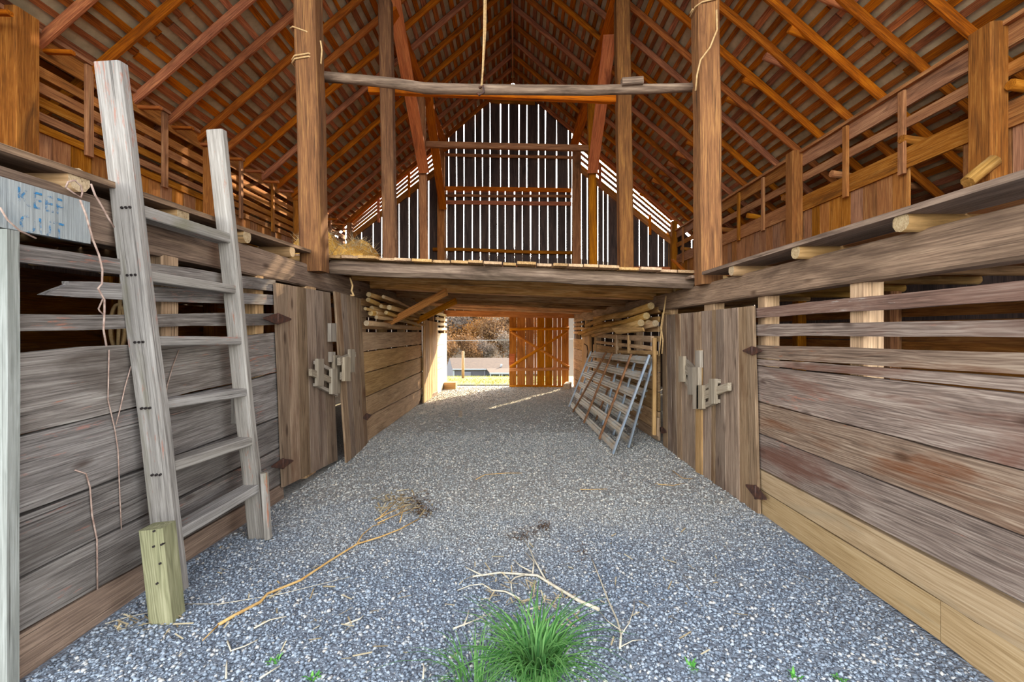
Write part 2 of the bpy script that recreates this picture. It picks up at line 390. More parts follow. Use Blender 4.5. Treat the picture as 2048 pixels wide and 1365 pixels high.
# broken slat: jagged left end
top = [OnX(x, y, XL) for x, y in G(91,589, 112,580, 139,570, 139,563, 200,564, 304,573, 553,591)]
bot = [OnX(x, y, XL) for x, y in G(91,590, 112,592, 139,593, 142,594, 200,597, 304,603, 553,610)]
prism('broken_slat', top, bot, .04, NX, 'grey', wl)
# deeper bay behind the second leaf: boards
for c in [G(725,665, 843,665, 843,688, 727,703), G(727,705, 843,690, 845,713, 729,746), G(729,748, 845,715, 847,741, 733,793),
          G(733,795, 847,743, 847,775, 735,833), G(735,835, 847,777, 838,808, 736,884)]:
    wq('plank', XL, c, .04, 'tan', wl)
for c in [G(722,599, 847,621, 847,628, 722,611), G(722,622, 847,636, 847,643, 722,634), G(720,646, 843,652, 843,661, 722,658)]:
    wq('slat', XL, c, .035, 'tan', wl)
# last bay by the far doorway, sunlight put into its paler wood colour
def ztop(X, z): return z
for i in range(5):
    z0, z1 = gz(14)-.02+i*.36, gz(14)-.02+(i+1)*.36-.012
    quad('plank', Vector((XL, 12.95, z1)), Vector((XL, 15.0, z1)), Vector((XL, 15.0, z0)), Vector((XL, 12.95, z0)), .04, NX, 'sunlit_tint', wl)
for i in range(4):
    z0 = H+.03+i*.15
    quad('slat', Vector((XL, 12.95, z0+.08)), Vector((XL, 15.0, z0+.08)), Vector((XL, 15.0, z0)), Vector((XL, 12.95, z0)), .035, NX, 'sunlit_tint', wl)
# posts inside the wall, behind the boards
for d, wd in [(3.05, .15), (4.12, .12), (5.15, .26), (6.95, .2), (8.1, .2), (9.5, .16), (10.85, .2), (12.95, .16), (14.9, .18)]:
    beam('wall_post', (XL-.13, d, gz(d)-.05), (XL-.13, d, H+.52), wd, .14, NX, 'tan', wl)
# jamb board at the entrance
jb = vquad('jamb_board', P(-45, 458, 1.98), P(14, 458, 1.98), P(14, 1420, 1.98), P(-45, 1420, 1.98), .05, Vector((0, -1, 0)), 'white_jamb', wl)

# ------------------------------------------------------------------ lower right wall
wr = empty('wall_right', (2.19, 4, 0), 'weathered plank wall along the right side of the aisle', 'wall', kind='structure')
X = 2.19
for c, m in [
    (G(1509,617, 2100,555, 2100,598, 1509,636), 'redplank'),
    (G(1507,650, 2120,637, 2120,676, 1507,672), 'rightwall'),
    (G(1509,691, 2120,708, 2120,754, 1509,716), 'rightwall'),
    (G(1507,718, 2120,762, 2120,791, 1509,730), 'rightwall'),
    (G(1509,732, 2120,796, 2120,959, 1511,801), 'rightwall'),
    (G(1511,804, 2120,962, 2120,1100, 1513,864), 'rightwall'),
    (G(1513,867, 2120,1104, 2120,1243, 1515,934), 'rightwall'),
    (G(1515,937, 2120,1257, 2120,1348, 1516,975), 'fresh'),
    (G(1516,977, 1880,1202, 1880,1282, 1517,1024), 'fresh'),
    (G(1882,1203, 2120,1350, 2120,1470, 1882,1284), 'fresh')]:
    wq('plank', X, c, .045, m, wr, .004, 6)
for px, wd in [(1524, .14), (1715, .14), (1418, .26), (1335, .2)]:
    d = (X+.06)*FP/(px-CX)
    beam('wall_post', (X+.12, d, gz(d)-.05), (X+.12, d, H+.33), wd, .13, NX, 'tan', wr)
# deeper bay behind the gates (boards low down, slats above)
def rq(d0, d1, z0, z1, m, nm='plank'):
    quad(nm, Vector((XR(d0), d0, z1)), Vector((XR(d1), d1, z1)), Vector((XR(d1), d1, z0)), Vector((XR(d0), d0, z0)), .04, -NX, m, wr)
for i in range(5):
    rq(6.9, 11.8, gz(9)-.1+i*.3, gz(9)-.1+(i+1)*.3-.014, 'tan')
    rq(13.3, 15.0, gz(14)-.05+i*.33, gz(14)-.05+(i+1)*.33-.014, 'tan')
for i in range(4):
    rq(6.9, 11.8, H-.16+i*.15, H-.16+i*.15+.085, 'tan', 'slat'); rq(13.3, 15.0, H-.08+i*.13, H-.08+i*.13+.075, 'tan', 'slat')
for d in (8.3, 9.8, 11.8, 13.2, 14.9):
    beam('wall_post', (XR(d)+.13, d, gz(d)-.05), (XR(d)+.13, d, H+.33), .16, .14, NX, 'tan', wr)

# ------------------------------------------------------------------ headers on top of the aisle walls
def header(X0, X1, zb, zt, lab, xs, y0=1.85, y1=15.0):
    o = beam('header_beam', (X0, y0, H+(zb+zt)/2), (X1, y1, H+(zb+zt)/2), zt-zb, .16, NX, 'grey_tan', None, .015, .006, 8)
    return tag(o, lab, 'beam', 'header beams over the stall walls')
header(XL-.14, XL-.14, .495, .755, 'long squared header beam resting on the left stall wall, behind the ladder', 0)
header(2.19+.09, 2.19+.09, .315, .555, 'long squared header beam over the right double doors and stall wall', 0, 1.85, 7.0)
header(2.19+.09, 1.95+.09, .315, .555, 'far length of the right header beam, above the metal gates', 0, 7.0, 15.0)

# ------------------------------------------------------------------ stall doors
def door(name, X, edges_t, edges_b, yt, yb, label, mat, n):
    """vertical plank door traced on plane X; edges_* are the pixel x of the plank edges, yt/yb functions of pixel x"""
    o = empty(name, OnX((edges_b[0]+edges_b[-1])/2, (yb(edges_b[0])+yb(edges_b[-1]))/2, X), label, 'door', kind='structure')
    for i in range(len(edges_t)-1):
        a, b, c, d = edges_t[i], edges_t[i+1]-1.3, edges_b[i+1]-1.3, edges_b[i]
        Xi = X+random.uniform(-.01, .01)
        tl, tr, br, bl = OnX(a, yt(a), Xi), OnX(b, yt(b), Xi), OnX(c, yb(c), Xi), OnX(d, yb(d), Xi)
        prism('plank', wavy(tl, bl, .004, Vector((0, 1, 0)), 4), wavy(tr, br, .004, Vector((0, 1, 0)), 4), .028, n, mat, o)
    return o
lin = lambda x0, y0, x1, y1: (lambda x: y0+(y1-y0)*(x-x0)/(x1-x0))
XD = XL+.05
d1 = door('door_1', XD, [552, 575, 594, 613, 631, 646, 662], [568, 584, 603, 623, 641, 657, 677], lin(552, 566, 662, 586), lin(568, 975, 677, 920),
          'grey vertical plank stall door on the left with wooden slide latch, closed', 'door', NX)
# ajar leaf: hinge edge on the wall, latch edge swung towards the aisle
def skew_door(name, corners, nb, label, mat, n):
    tl, tr, br, bl = corners; o = empty(name, (bl+br)/2, label, 'door', kind='structure')
    for i in range(nb):
        a, b = i/nb, (i+1)/nb-.012
        prism('plank', wavy(lerp(tl, tr, a), lerp(bl, br, a), .004, Vector((0, 1, 0)), 4), wavy(lerp(tl, tr, b), lerp(bl, br, b), .004, Vector((0, 1, 0)), 4), .028, n, mat, o)
    return o
d2c = [P(670, 583, 5.62), OnX(722, 598, XD), OnX(737, 889, XD), P(694, 926, 5.58)]
d2 = skew_door('door_2', d2c, 5, 'grey vertical plank stall door on the left standing slightly ajar', 'door', Vector((1, -.2, 0)))
d3 = skew_door('door_3', [Vector((XD, 10.95, H+.28)), Vector((XD, 12.9, H+.26)), Vector((XD, 12.9, gz(13)+.02)), Vector((XD, 10.95, gz(11)+.02))], 8,
               'vertical plank stall door far down the left wall beside the sunlit boards', 'tan', NX)
XE = 2.19-.045
d4 = door('door_4', XE, [1324, 1333, 1341, 1350, 1361, 1375, 1388, 1400], [1326, 1336, 1345, 1355, 1365, 1377, 1390, 1402], lin(1324, 631, 1400, 624), lin(1326, 893, 1402, 955),
          'far leaf of the brown plank double door on the right, nearer the metal gates', 'door', -NX)
d5 = door('door_5', XE, [1403, 1424, 1432, 1448, 1471, 1476, 1493, 1506], [1404, 1422, 1431, 1452, 1473, 1480, 1500, 1517], lin(1403, 623, 1506, 612), lin(1404, 956, 1517, 1030),
          'near leaf of the brown plank double door on the right, with iron hinges', 'door', -NX)
d6 = skew_door('door_6', [Vector((XR(11.9)-.04, 11.9, H+.1)), Vector((XR(13.2)-.04, 13.2, H+.1)), Vector((XR(13.2)-.04, 13.2, gz(13)+.02)), Vector((XR(11.9)-.04, 11.9, gz(12)+.02))], 6,
               'vertical plank stall door far down the right wall behind the gates', 'tan', -NX)
tube('handle', [P(1168, 688, 12), P(1174, 692, 12), P(1176, 704, 12), P(1174, 716, 12)], .015, 'rust_iron', d6, 6)
# latches: small wooden blocks and bars standing proud of the planks
def blk(par, X, c, thick=.04, nm='latch_bar', mat='latch'):
    p = [OnX(x, y, X) for x, y in c]; n = NX if X < 0 else -NX
    (vquad if (p[0]-p[3]).length > (p[1]-p[0]).length else quad)(nm, *p, thick, n, mat, par, .001, 1)
R4 = lambda x0, x1, y0, y1: G(x0,y0, x1,y0, x1,y1, x0,y1)
XB = XD+.045
blk(d1, XB, G(633,767, 676,786, 676,793, 633,773)); blk(d1, XB, G(634,722, 672,741, 672,748, 634,729))
blk(d1, XB+.03, G(624,738, 668,757, 668,769, 624,752), .035, 'latch_bolt')
blk(d1, XB+.045, R4(637, 648, 718, 772)); blk(d1, XB+.045, R4(665, 675, 738, 789)); blk(d1, XB+.02, R4(670, 681, 711, 787))
blk(d1, XB, R4(663, 671, 704, 725)); blk(d1, XB, R4(662, 673, 647, 684))
XB2 = XD+.14
blk(d2, XB2, G(681,716, 712,704, 712,714, 681,731)); blk(d2, XB2, G(686,745, 704,738, 704,746, 686,760))
blk(d2, XB2+.03, R4(690, 701, 715, 763)); blk(d2, XB2+.03, R4(702, 710, 699, 745))
XB = XE-.045
blk(d4, XB, G(1364,714, 1387,735, 1387,746, 1364,724)); blk(d4, XB, G(1364,748, 1386,775, 1386,788, 1364,762)); blk(d4, XB-.01, G(1364,726, 1396,752, 1396,764, 1364,744), .04, 'latch_bolt')
for r in ((1357, 1366, 713, 764), (1375, 1384, 735, 790), (1385, 1396, 735, 819)): blk(d4, XB-.035, R4(*r))
blk(d4, XB-.01, R4(1390, 1399, 701, 736))
blk(d5, XB, G(1402,774, 1434,759, 1434,767, 1402,783)); blk(d5, XB, G(1400,808, 1433,799, 1433,806, 1400,820)); blk(d5, XB-.01, G(1406,783, 1455,766, 1455,782, 1406,800), .04, 'latch_bolt')
for r in ((1393, 1404, 771, 818), (1417, 1428, 758, 808)): blk(d5, XB-.035, R4(*r))
blk(d5, XE-.02, G(1392,700, 1403,700, 1403,962, 1391,960), .035, 'batten', 'tan')
# strap hinges
def hinge(par, X, cx, cy, w_, h_, tilt=0):
    top = [OnX(cx-w_+ (2*w_)*t, cy-tilt+2*tilt*t-h_*k, X) for t, k in ((0, .15), (.42, 1), (.58, 1), (1, .15))]
    bot = [OnX(cx-w_+ (2*w_)*t, cy-tilt+2*tilt*t+h_*k, X) for t, k in ((0, .15), (.42, 1), (.58, 1), (1, .15))]
    prism('strap_hinge', top, bot, .012, NX if X < 0 else -NX, 'rust_iron', par)
    tube('hinge_pin', [OnX(cx, cy-h_*1.15, X), OnX(cx, cy+h_*1.15, X)], .011, 'rust_iron', par, 6)
hinge(d1, XD+.015, 556, 638, 27, 10, 1); hinge(d1, XD+.015, 566, 928, 21, 9, -6); hinge(d2, XD+.02, 734, 834, 9, 6, -3)
hinge(d5, XE-.015, 1504, 702, 19, 8, 0); hinge(d5, XE-.015, 1511, 985, 20, 12, 14); hinge(d4, XE-.015, 1324, 861, 8, 6, 4)

# ------------------------------------------------------------------ far end: barn door, gable wall
YB = 15.0
fd = empty('door_7', (.95, YB, gz(15)), 'tall plank barn door with orange glow painted in, crossed braces at the far end', 'door', kind='structure')
ed = [1018, 1033.5, 1051, 1068, 1073.5, 1089.5, 1105.5, 1114.5, 1123, 1138]
for a, b in zip(ed[:-1], ed[1:]):
    p = [P(a+.6, 633, YB), P(b-.6, 633, YB), P(b-.6, 782, YB), P(a+.6, 782, YB)]
    prism('plank', [p[0], lerp(p[0], p[3], .5), p[3]], [p[1], lerp(p[1], p[2], .5), p[2]], .03, Vector((0, -1, 0)), 'fardoor_glow', fd)
for a, b in (((1019, 659), (1138, 657)), ((1019, 740), (1138, 738)), ((1019, 774), (1136, 774))):
    log('rail_pole', P(*a, YB-.06), P(*b, YB-.06), .055, .05, 'fardoor_glow', fd, .01)
log('cross_brace', P(1022, 664, YB-.06), P(1138, 735, YB-.06), .045, .045, 'fardoor_glow', fd, .008)
log('cross_brace', P(1020, 735, YB-.15), P(1134, 663, YB-.15), .05, .045, 'fardoor_glow', fd, .008)
quad('patch_board', P(1018, 708, YB-.03), P(1030, 708, YB-.03), P(1028, 731, YB-.03), P(1018, 731, YB-.03), .03, Vector((0, -1, 0)), 'rust_wood', fd)

gw = empty('wall_far', (0, YB, H), 'dark vertical plank gable wall with daylight showing between the boards', 'wall', kind='structure')
NB = Vector((0, -1, 0))
def gboard(x0, x1, zb, zt0, zt1, mat='gable', gap=.014):
    """vertical board between x0 and x1 (metres); its top follows the roof"""
    y = YB+random.uniform(0, .02); x0 += gap; x1 -= gap; j = random.uniform(-.008, .008)
    prism('plank', [Vector((x0+j, y, zt0)), Vector((x0, y, (zb+zt0)/2)), Vector((x0-j, y, zb))], [Vector((x1+j, y, zt1)), Vector((x1, y, (zb+zt1)/2)), Vector((x1-j, y, zb))], .025, NB, mat, gw)
px2x = lambda p: (p-CX)/FP*YB
zpy = lambda y: H+(CY-y)/FP*YB
low = [px2x(850+.264*v) for v in (150, 165, 228, 293, 358, 420, 487, 549, 608, 678, 738, 800, 866, 932, 1003, 1068, 1110)]
upp = [px2x(850+.264*v) for v in (140, 180, 238, 295, 380, 435, 493, 572, 635, 712, 772, 860, 912, 997, 1087, 1115)]
ZB0 = H+.5
for a, b in zip(low[:-1], low[1:]): gboard(a, b, ZB0, zpy(381), zpy(381))
for a, b in zip(upp[:-1], upp[1:]): gboard(a, b, zpy(377), roofz(a)+.05, roofz(b)+.05)
plank('door_header', (-2.45, YB-.03, H+.60), (2.2, YB-.03, H+.53), .2, .06, NB, 'fardoor_glow', gw)
rakeL = lambda x: zpy(480)+(px2x(698)-x)*-.77; rakeR = lambda x: zpy(366)-(x-px2x(1192))*.8
lft = [px2x(v) for v in (692, 707, 723, 746, 763, 781, 798, 818, 835, 857, 882, 890)]
for a, b in zip(lft[:-1], lft[1:]): gboard(a, b, ZB0, rakeL(a), rakeL(b), 'gable')
rgt = [px2x(v) for v in (1143, 1163, 1175, 1196, 1207, 1216, 1236, 1258, 1279, 1297, 1317, 1328, 1338, 1346)]
for a, b in zip(rgt[:-1], rgt[1:]): gboard(a, b, ZB0, rakeR(a), rakeR(b), 'gable')
# lean-to ends and lower part of the gable
for i in range(9):
    x0 = -8+i*.26; gboard(x0, x0+.26, gz(15)-.1, roofz(x0)-.1, roofz(x0+.26)-.1); x0 = 8-i*.3; gboard(x0-.3, x0, gz(15)-.1, roofz(x0-.3)-.1, roofz(x0)-.1)
for i in range(13): x0 = -5.66+i*.257; gboard(x0, x0+.257, gz(15)-.1, ZB0, ZB0)
for i in range(13): x0 = 1.97+i*.257; gboard(x0, x0+.257, gz(15)-.1, ZB0, ZB0)
# girts, rails and rakes on the gable
for a, b, wd, m in [((888, 377), (1143, 381), .13, 'rust_wood'), ((888, 405), (1143, 408), .13, 'rust_wood'), ((980, 202), (1070, 206), .14, 'brown'),
                    ((700, 532), (1340, 538), .12, 'rust_wood')]:
    plank('girt', P(*a, YB-.06), P(*b, YB-.06), wd, .05, NB, m, gw)
for a, b, r in [((868, 309), (1160, 316), .055), ((866, 499), (1146, 506), .06), ((888, 392), (1143, 393), .05)]:
    log('girt_pole', P(*a, YB-.1), P(*b, YB-.1), r, r, 'brown', gw, .02)
for (x0, z0), (x1, z1), wd in [((px2x(694), rakeL(px2x(694))), (px2x(884), rakeL(px2x(884))), .14), ((px2x(1150), rakeR(px2x(1150))), (px2x(1344), rakeR(px2x(1344))), .14)]:
    plank('rake_trim', (x0, YB-.04, z0), (x1, YB-.04, z1), wd, .04, NB, 'brown', gw)
    for k in (.16, .36, .56, .76, .95):
        plank('rake_slat', (x0, YB-.01, lerp(z0, roofz(x0), k)), (x1, YB-.01, lerp(z1, roofz(x1), k)), .075, .03, NB, 'brown', gw)
for px, y0, y1 in ((757, 380, 445), (818, 335, 395), (1200, 330, 375), (1245, 380, 425), (1300, 430, 470)):
    beam('rake_stud', P(px, y0, YB-.07), P(px, y1, YB-.07), .09, .05, NB, 'rust_wood', gw)
for px, wd in ((884, .24), (1152, .28), (703, .16), (1345, .18)):
    x = px2x(px); beam('gable_post', (x, YB-.13, H+.55), (x, YB-.13, min(roofz(x)-.1, zpy(300))), wd, .2, NB, 'brown', gw)

# ------------------------------------------------------------------ slatted walls of the side lofts
def loft_wall(side, X, zf, label):
    s = -1 if side == 'left' else 1; n = NX*-s
    o = empty('wall_loft_'+side, (X, 8, zf), label, 'wall', kind='structure')
    if s < 0:
        rows = [(3.30, 3.54), (3.05, 3.18), (2.86, 2.98), (2.69, 2.80), (2.53, 2.63), (2.38, 2.48)]; vb = 2.42
    else:
        rows = [(3.05, 3.29), (2.75, 2.89), (2.20, 2.48)]; vb = 2.24
    for z0, z1 in rows:
        for y0, y1 in ((2.0, 4.95), (5.0, 8.3), (8.32, 11.5), (11.52, 15.0)):
            if s > 0 and z0 == 2.20: pass
            z = random.uniform(-.015, .015)
            quad('slat', Vector((X, y0, H+z1+z)), Vector((X, y1, H+z1+z)), Vector((X, y1, H+z0+z)), Vector((X, y0, H+z0+z)), .03, n, 'rail', o, .006)
    plank('top_plate', (X+s*.02, 2, H+rows[0][1]+.02), (X+s*.02, 15, H+rows[0][1]+.02), .16, .05, (0, 0, 1), 'rail', o)
    y = 2.0; 
    while y < 14.9:
        wd = random.uniform(.2, .3)
        if not (s > 0 and 5.35 < y+.1 < 6.0):
            vquad('board', Vector((X+s*.035, y, H+vb)), Vector((X+s*.035, y+wd-.014, H+vb)), Vector((X+s*.035, y+wd-.014, zf)), Vector((X+s*.035, y, zf)), .025, n, 'rail', o, .004, 2)
        y += wd
    for px, wd, big in ([(25, .27, 1), (415, .24, 1), (591, .22, 1), (175, .11, 0), (327, .11, 0), (480, .1, 0), (544, .1, 0), (630, .1, 0), (660, .1, 0), (-400, .25, 1)] if s < 0 else
                        [(1990, .27, 1), (1597, .24, 1), (1345, .22, 1), (1807, .11, 0), (1694, .11, 0), (1528, .1, 0), (1479, .1, 0), (1437, .1, 0), (1367, .1, 0), (1390, .1, 0), (2500, .25, 1)]):
        d = X*FP/(px-CX)
        if big: beam('post', (X-s*.08, d, zf), (X-s*.08, d, H+rows[0][1]+.05), wd, .2, NX, 'brown', o, .02)
        else: beam('stud', (X-s*.02, d, H+vb-.1), (X-s*.02, d, H+rows[0][1]-.02), wd, .05, NX, 'rail', o)
    return o
loft_wall('left', XOL, ZFL, 'slatted board wall of the left hay loft under the eave')
loft_wall('right', XOR, ZFR, 'open railed board wall of the right hay loft under the eave')

# ------------------------------------------------------------------ outer lower walls, plus lean-to walls and stall fronts added to shape light
def outer(side):
    s = -1 if side == 'left' else 1; X = XOL if s < 0 else XOR; zf = ZFL if s < 0 else ZFR
    o = empty('wall_outer_'+side, (X, 8, 0), 'dim horizontal board wall at the back of the %s stalls' % side, 'wall', kind='structure')
    z = -.3; i = 0
    while z < zf-.25:
        hgt = .27; 
        quad('plank', Vector((X, 1.95, z+hgt)), Vector((X, 15, z+hgt)), Vector((X, 15, z)), Vector((X, 1.95, z)), .03, -NX*s, 'brown', o, .01)
        z += hgt+(.012 if i % 3 else .05); i += 1
    for k in range(7):
        d = 2.2+k*2.0; beam('wall_post', (X-s*.12, d, gz(d)-.1), (X-s*.12, d, zf-.12), .18, .16, NX, 'brown', o)
    o2 = empty('light_block_leanto_'+side, (8*s, 8, 0), 'unseen outer board wall added to the %s lean-to to stop light' % side, 'wall', kind='structure')  # unseen wall, added so sun and sky don't spill in from the side
    for k in range(26):
        d = 1.95+k*.502; vquad('plank', Vector((8*s, d, roofz(8)+.0)), Vector((8*s, d+.495, roofz(8))), Vector((8*s, d+.495, -.4)), Vector((8*s, d, -.4)), .03, -NX*s, 'gable', o2)
    o3 = empty('light_block_front_'+side, (5*s, 1.9, 0), 'unseen board front added to set light in the %s stalls beside the entrance' % side, 'wall', kind='structure')  # out of view; added to darken the left stalls, kept low right for light
    for k in range(19):
        x0 = s*(2.42+k*.295); zt_ = zf-.05 if s < 0 else 1.15; vquad('plank', Vector((x0, 1.9, zt_)), Vector((x0+s*.288, 1.9, zt_)), Vector((x0+s*.288, 1.9, -.05)), Vector((x0, 1.9, -.05)), .03, NB, 'grey', o3)
outer('left'); outer('right')

# ------------------------------------------------------------------ loft floors
def side_floor(side):
    s = -1 if side == 'left' else 1; zf = ZFL if s < 0 else ZFR; xin = -2.27 if s < 0 else 2.08; X = XOL if s < 0 else XOR
    o = empty('floor_loft_'+side, (s*4, 8, zf), 'plank floor of the %s side loft lying on log joists' % side, 'floor', kind='structure')
    x = xin; k = 0
    while abs(x) < abs(X)-.05:
        wd = .34 if k == 0 else random.uniform(.22, .3)
        for y0, y1 in ((1.75 if k == 0 else 2.0, 5.02 if k == 0 else 6.5), (5.32 if k == 0 else 6.52, 10.5), (10.52, 14.95)):
            tl_ = (lambda y: (y-3.4)*.024 if s < 0 else 0)
            plank('plank', (x+s*wd/2, y0, zf-.018+tl_(min(y0, 6))), (x+s*wd/2, y1, zf-.018+tl_(min(y1, 6))), wd-.012, .034, (0, 0, 1), 'grey_tan' if k == 0 else 'brown', o, .006)
        x += s*wd; k += 1
side_floor('left'); side_floor('right')
fl = empty('floor_loft_middle', (0, 10, zl(0)), 'rough plank floor of the hay loft spanning the aisle', 'floor', kind='structure')
x = -2.3; k = 0
while x < 2.2:
    wd = random.uniform(.17, .26); y0 = 5.42+random.uniform(-.06, .08)
    plank('plank', (x+wd/2, y0, zl(x)+.018+random.uniform(0, .012)), (x+wd/2, 10.2, zl(x)+.018), wd-.014, .032, (.041, 0, 1), 'tan', fl, .006)
    plank('plank', (x+wd/2, 10.22, zl(x)+.018), (x+wd/2, 14.95, zl(x)+.018), wd-.014, .032, (.041, 0, 1), 'tan', fl, .006)
    x += wd
# front joist (hewn log) and the joists behind it
ordn = ['', 'second', 'third', 'fourth', 'fifth', 'sixth', 'seventh', 'eighth', 'ninth', 'tenth', 'eleventh', 'twelfth', 'thirteenth', 'fourteenth', 'fifteenth']
o = beam('loft_joist', (-2.28, 5.6, zl(-2.28)-.085), (2.2, 5.6, zl(2.2)-.085), .17, .17, (0, -1, 0), 'barkpole', None, .05, .012, 10)
tag(o, 'hewn log joist at the front edge of the middle loft', 'joist', 'joists under the middle loft')
for i in range(11):
    d = 6.4+i*.8; xr = XR(d)+.05
    dz = (-.045 if i % 2 else .005)+random.uniform(-.01, .01)
    o = beam('loft_joist', (-2.3, d, zl(-2.3)-.085+dz), (xr, d, zl(xr)-.085+dz), .16, .15, (0, 0, 1), 'joist', None, .05, .018, 6)
    tag(o, 'rough hewn joist under the middle loft, %s from the front' % ordn[i+1], 'joist', 'joists under the middle loft')
# stub logs carrying the side lofts
for i, d in enumerate((2.36, 3.1, 3.84, 4.62, 5.3, 6.2, 7.1, 8.0, 9.0, 10, 11, 12, 13, 14)):
    o = log('log_joist', (-2.285 if d < 5 else -2.4, d, H+.765+.012*d), (-5.7, d, H+.765+.012*d), .062, .058, 'pole', None, .008, 10)
    o.data.materials.append(MATS['logend']); o.data.polygons[-2].material_index = 1
    tag(o, 'round log end under the left loft edge, %s from the entrance' % (ordn[i] or 'nearest'), 'log', 'log joists of the left loft')
for i, d in enumerate((2.45, 3.37, 4.37, 5.2, 6.2, 7.2, 8.2, 9.2, 10.2, 11.2, 12.2, 13.2, 14.2)):
    o = log('log_joist', (2.10 if d < 5 else 2.2, d, H+.595), (5.35, d, H+.595), .054, .056, 'pole', None, .008, 10)
    o.data.materials.append(MATS['logend']); o.data.polygons[-2].material_index = 1
    tag(o, 'round log end on the right header beam, %s from the entrance' % (ordn[i] or 'nearest'), 'log', 'log joists of the right loft')

# ------------------------------------------------------------------ roof
def roof(side):
    s = -1 if side == 'left' else 1
    o = empty('roof_'+side, (s*4, 8, roofz(s*4)), '%s slope of the barn roof, dark rafters under spaced lath and old metal' % side, 'roof', kind='structure')
    n = Vector((s*SL, 0, 1)).normalized(); dn = Vector((s, 0, -SL)).normalized()
    top = Vector((XRIDGE, 0, ZRIDGE)); Ls = (8.15-XRIDGE*s)/dn.x*s
    # sheets
    for k in range(8):
        y0 = 1.3+k*1.74; off = n*.10
        a, b = top+off+Vector((0, y0, 0)), top+off+dn*Ls+Vector((0, y0, 0)); c = Vector((0, 1.76, 0))
        quad('sheet', a+n*(.004*(k % 2)), a+c+n*(.004*(k % 2)), b+c+n*(.004*(k % 2)), b+n*(.004*(k % 2)), .008, n, 'tin', o, 0, 1)
    # lath
    k = 0; t = .08
    while t < Ls:
        for y0, y1 in ((1.4, 6.3), (6.32, 10.7), (10.72, 15.1)):
            wd = random.uniform(.075, .12); p = top+dn*(t+random.uniform(-.02, .02))+n*.075
            plank('lath', p+Vector((0, y0, 0)), p+Vector((0, y1, 0)), wd, .025, n, 'lath', o, .012)
        t += .205; k += 1
    # rafters
    for k in range(20):
        y = 2.0+k*.675
        a = top+Vector((0, y, 0))-n*.0; b = top+dn*Ls+Vector((0, y, 0))
        beam('rafter', a, b, .095, .13, n, 'rafter', o, .03, .018, 6)
        if s < 0:
            q = top+dn*(5.55/dn.x*-1)+Vector((0, y+.06, -.14)); beam('rafter_block', q+Vector((-.2, 0, .0)), q+Vector((.28, 0, -.02)), .07, .05, (0, 0, 1), 'rafter', o)
        else:
            q = top+dn*(4.2/dn.x)+Vector((0, y+.05, -.13)); log('rafter_stub', q, q+Vector((.85, .05, -.34)), .06, .05, 'rafter', o, .01, 7, 2)
            q = top+dn*(6.0/dn.x)+Vector((0, y+.07, -.2)); 
            if k % 2 == 0: log('tie_pole', (XOR-.05, y+.07, H+2.62), (8, y+.2, H+2.3), .06, .05, 'brown', o, .02, 7, 2)
    return o
roof('left'); roof('right')
rb = plank('ridge_board', (XRIDGE, 1.4, ZRIDGE-.12), (XRIDGE, 15.0, ZRIDGE-.12), .2, .035, (1, 0, 0), 'rafter'); tag(rb, 'dark ridge board along the peak of the roof', 'ridge board', kind='structure')

for s_ in (-1, 1):
    n_ = Vector((s_*SL, 0, 1)).normalized(); q_ = Vector((XRIDGE, 0, ZRIDGE+.125))+Vector((s_, 0, -SL)).normalized()*.13
    plank('ridge_cap', q_+Vector((0, 1.3, 0)), q_+Vector((0, 15.2, 0)), .32, .008, n_, 'tin', rb)
# ------------------------------------------------------------------ posts and frames in the loft
def post(px0, px1, y1, d, wd, label, mat='post', y0=-900, group='tall loft posts', thk=None):
    a = P(px1, y1, d); b = P(px0, y0, d); zt = min(b.z, roofz(b.x)-.25)
    t = (zt-a.z)/(b.z-a.z); b = lerp(a, b, t)
    o = beam('timber_post', a, b, wd, thk or wd, (0, -1, 0), mat, None, .02, .008, 6); tag(o, label, 'post', group); return o
def slope_top(x): return x
post(603, 630, 545, 5.16, .245, 'tall squared post on the left front, wrapped with rope', y0=-500)
post(1405, 1417, 570, 5.18, .24, 'tall squared post on the right front, rope looped at its top', y0=-500)
post(764, 782, 530, 8.2, .225, 'tall post on the left, second row back', y0=-300)
post(1240, 1251, 545, 8.5, .26, 'tall post on the right, second row back', y0=-300)
post(840, 849, 530, 11.4, .19, 'slim post on the left, third row back by the gable', 'brown', 100)
post(1182, 1186, 540, 11.6, .19, 'slim post on the right, third row back by the gable', 'brown', 100)
def brace(a, b, d0, d1, wd, label, mat='rust_wood', thk=.06):
    o = beam('diagonal_brace', P(*a, d0), P(*b, d1), wd, thk, (0, -1, 0), mat, None, .008); tag(o, label, 'brace', 'diagonal roof braces'); return o
brace((782, -30), (848, 345), 8.35, 11.2, .26, 'long orange plank brace leaning from the left second post to the third')
brace((783, 20), (894, 300), 8.5, 14.5, .2, 'thin orange brace reaching from the left second post to the gable corner')
brace((856, 190), (886, 418), 11.55, 14.6, .24, 'short orange plank brace between the left third post and gable post')
brace((1238, -10), (1148, 292), 8.4, 14.3, .26, 'long orange brace crossing from the right second post to the collar beam')
brace((1220, 70), (1185, 345), 8.9, 11.4, .26, 'orange plank brace on the right leaning against the third post')
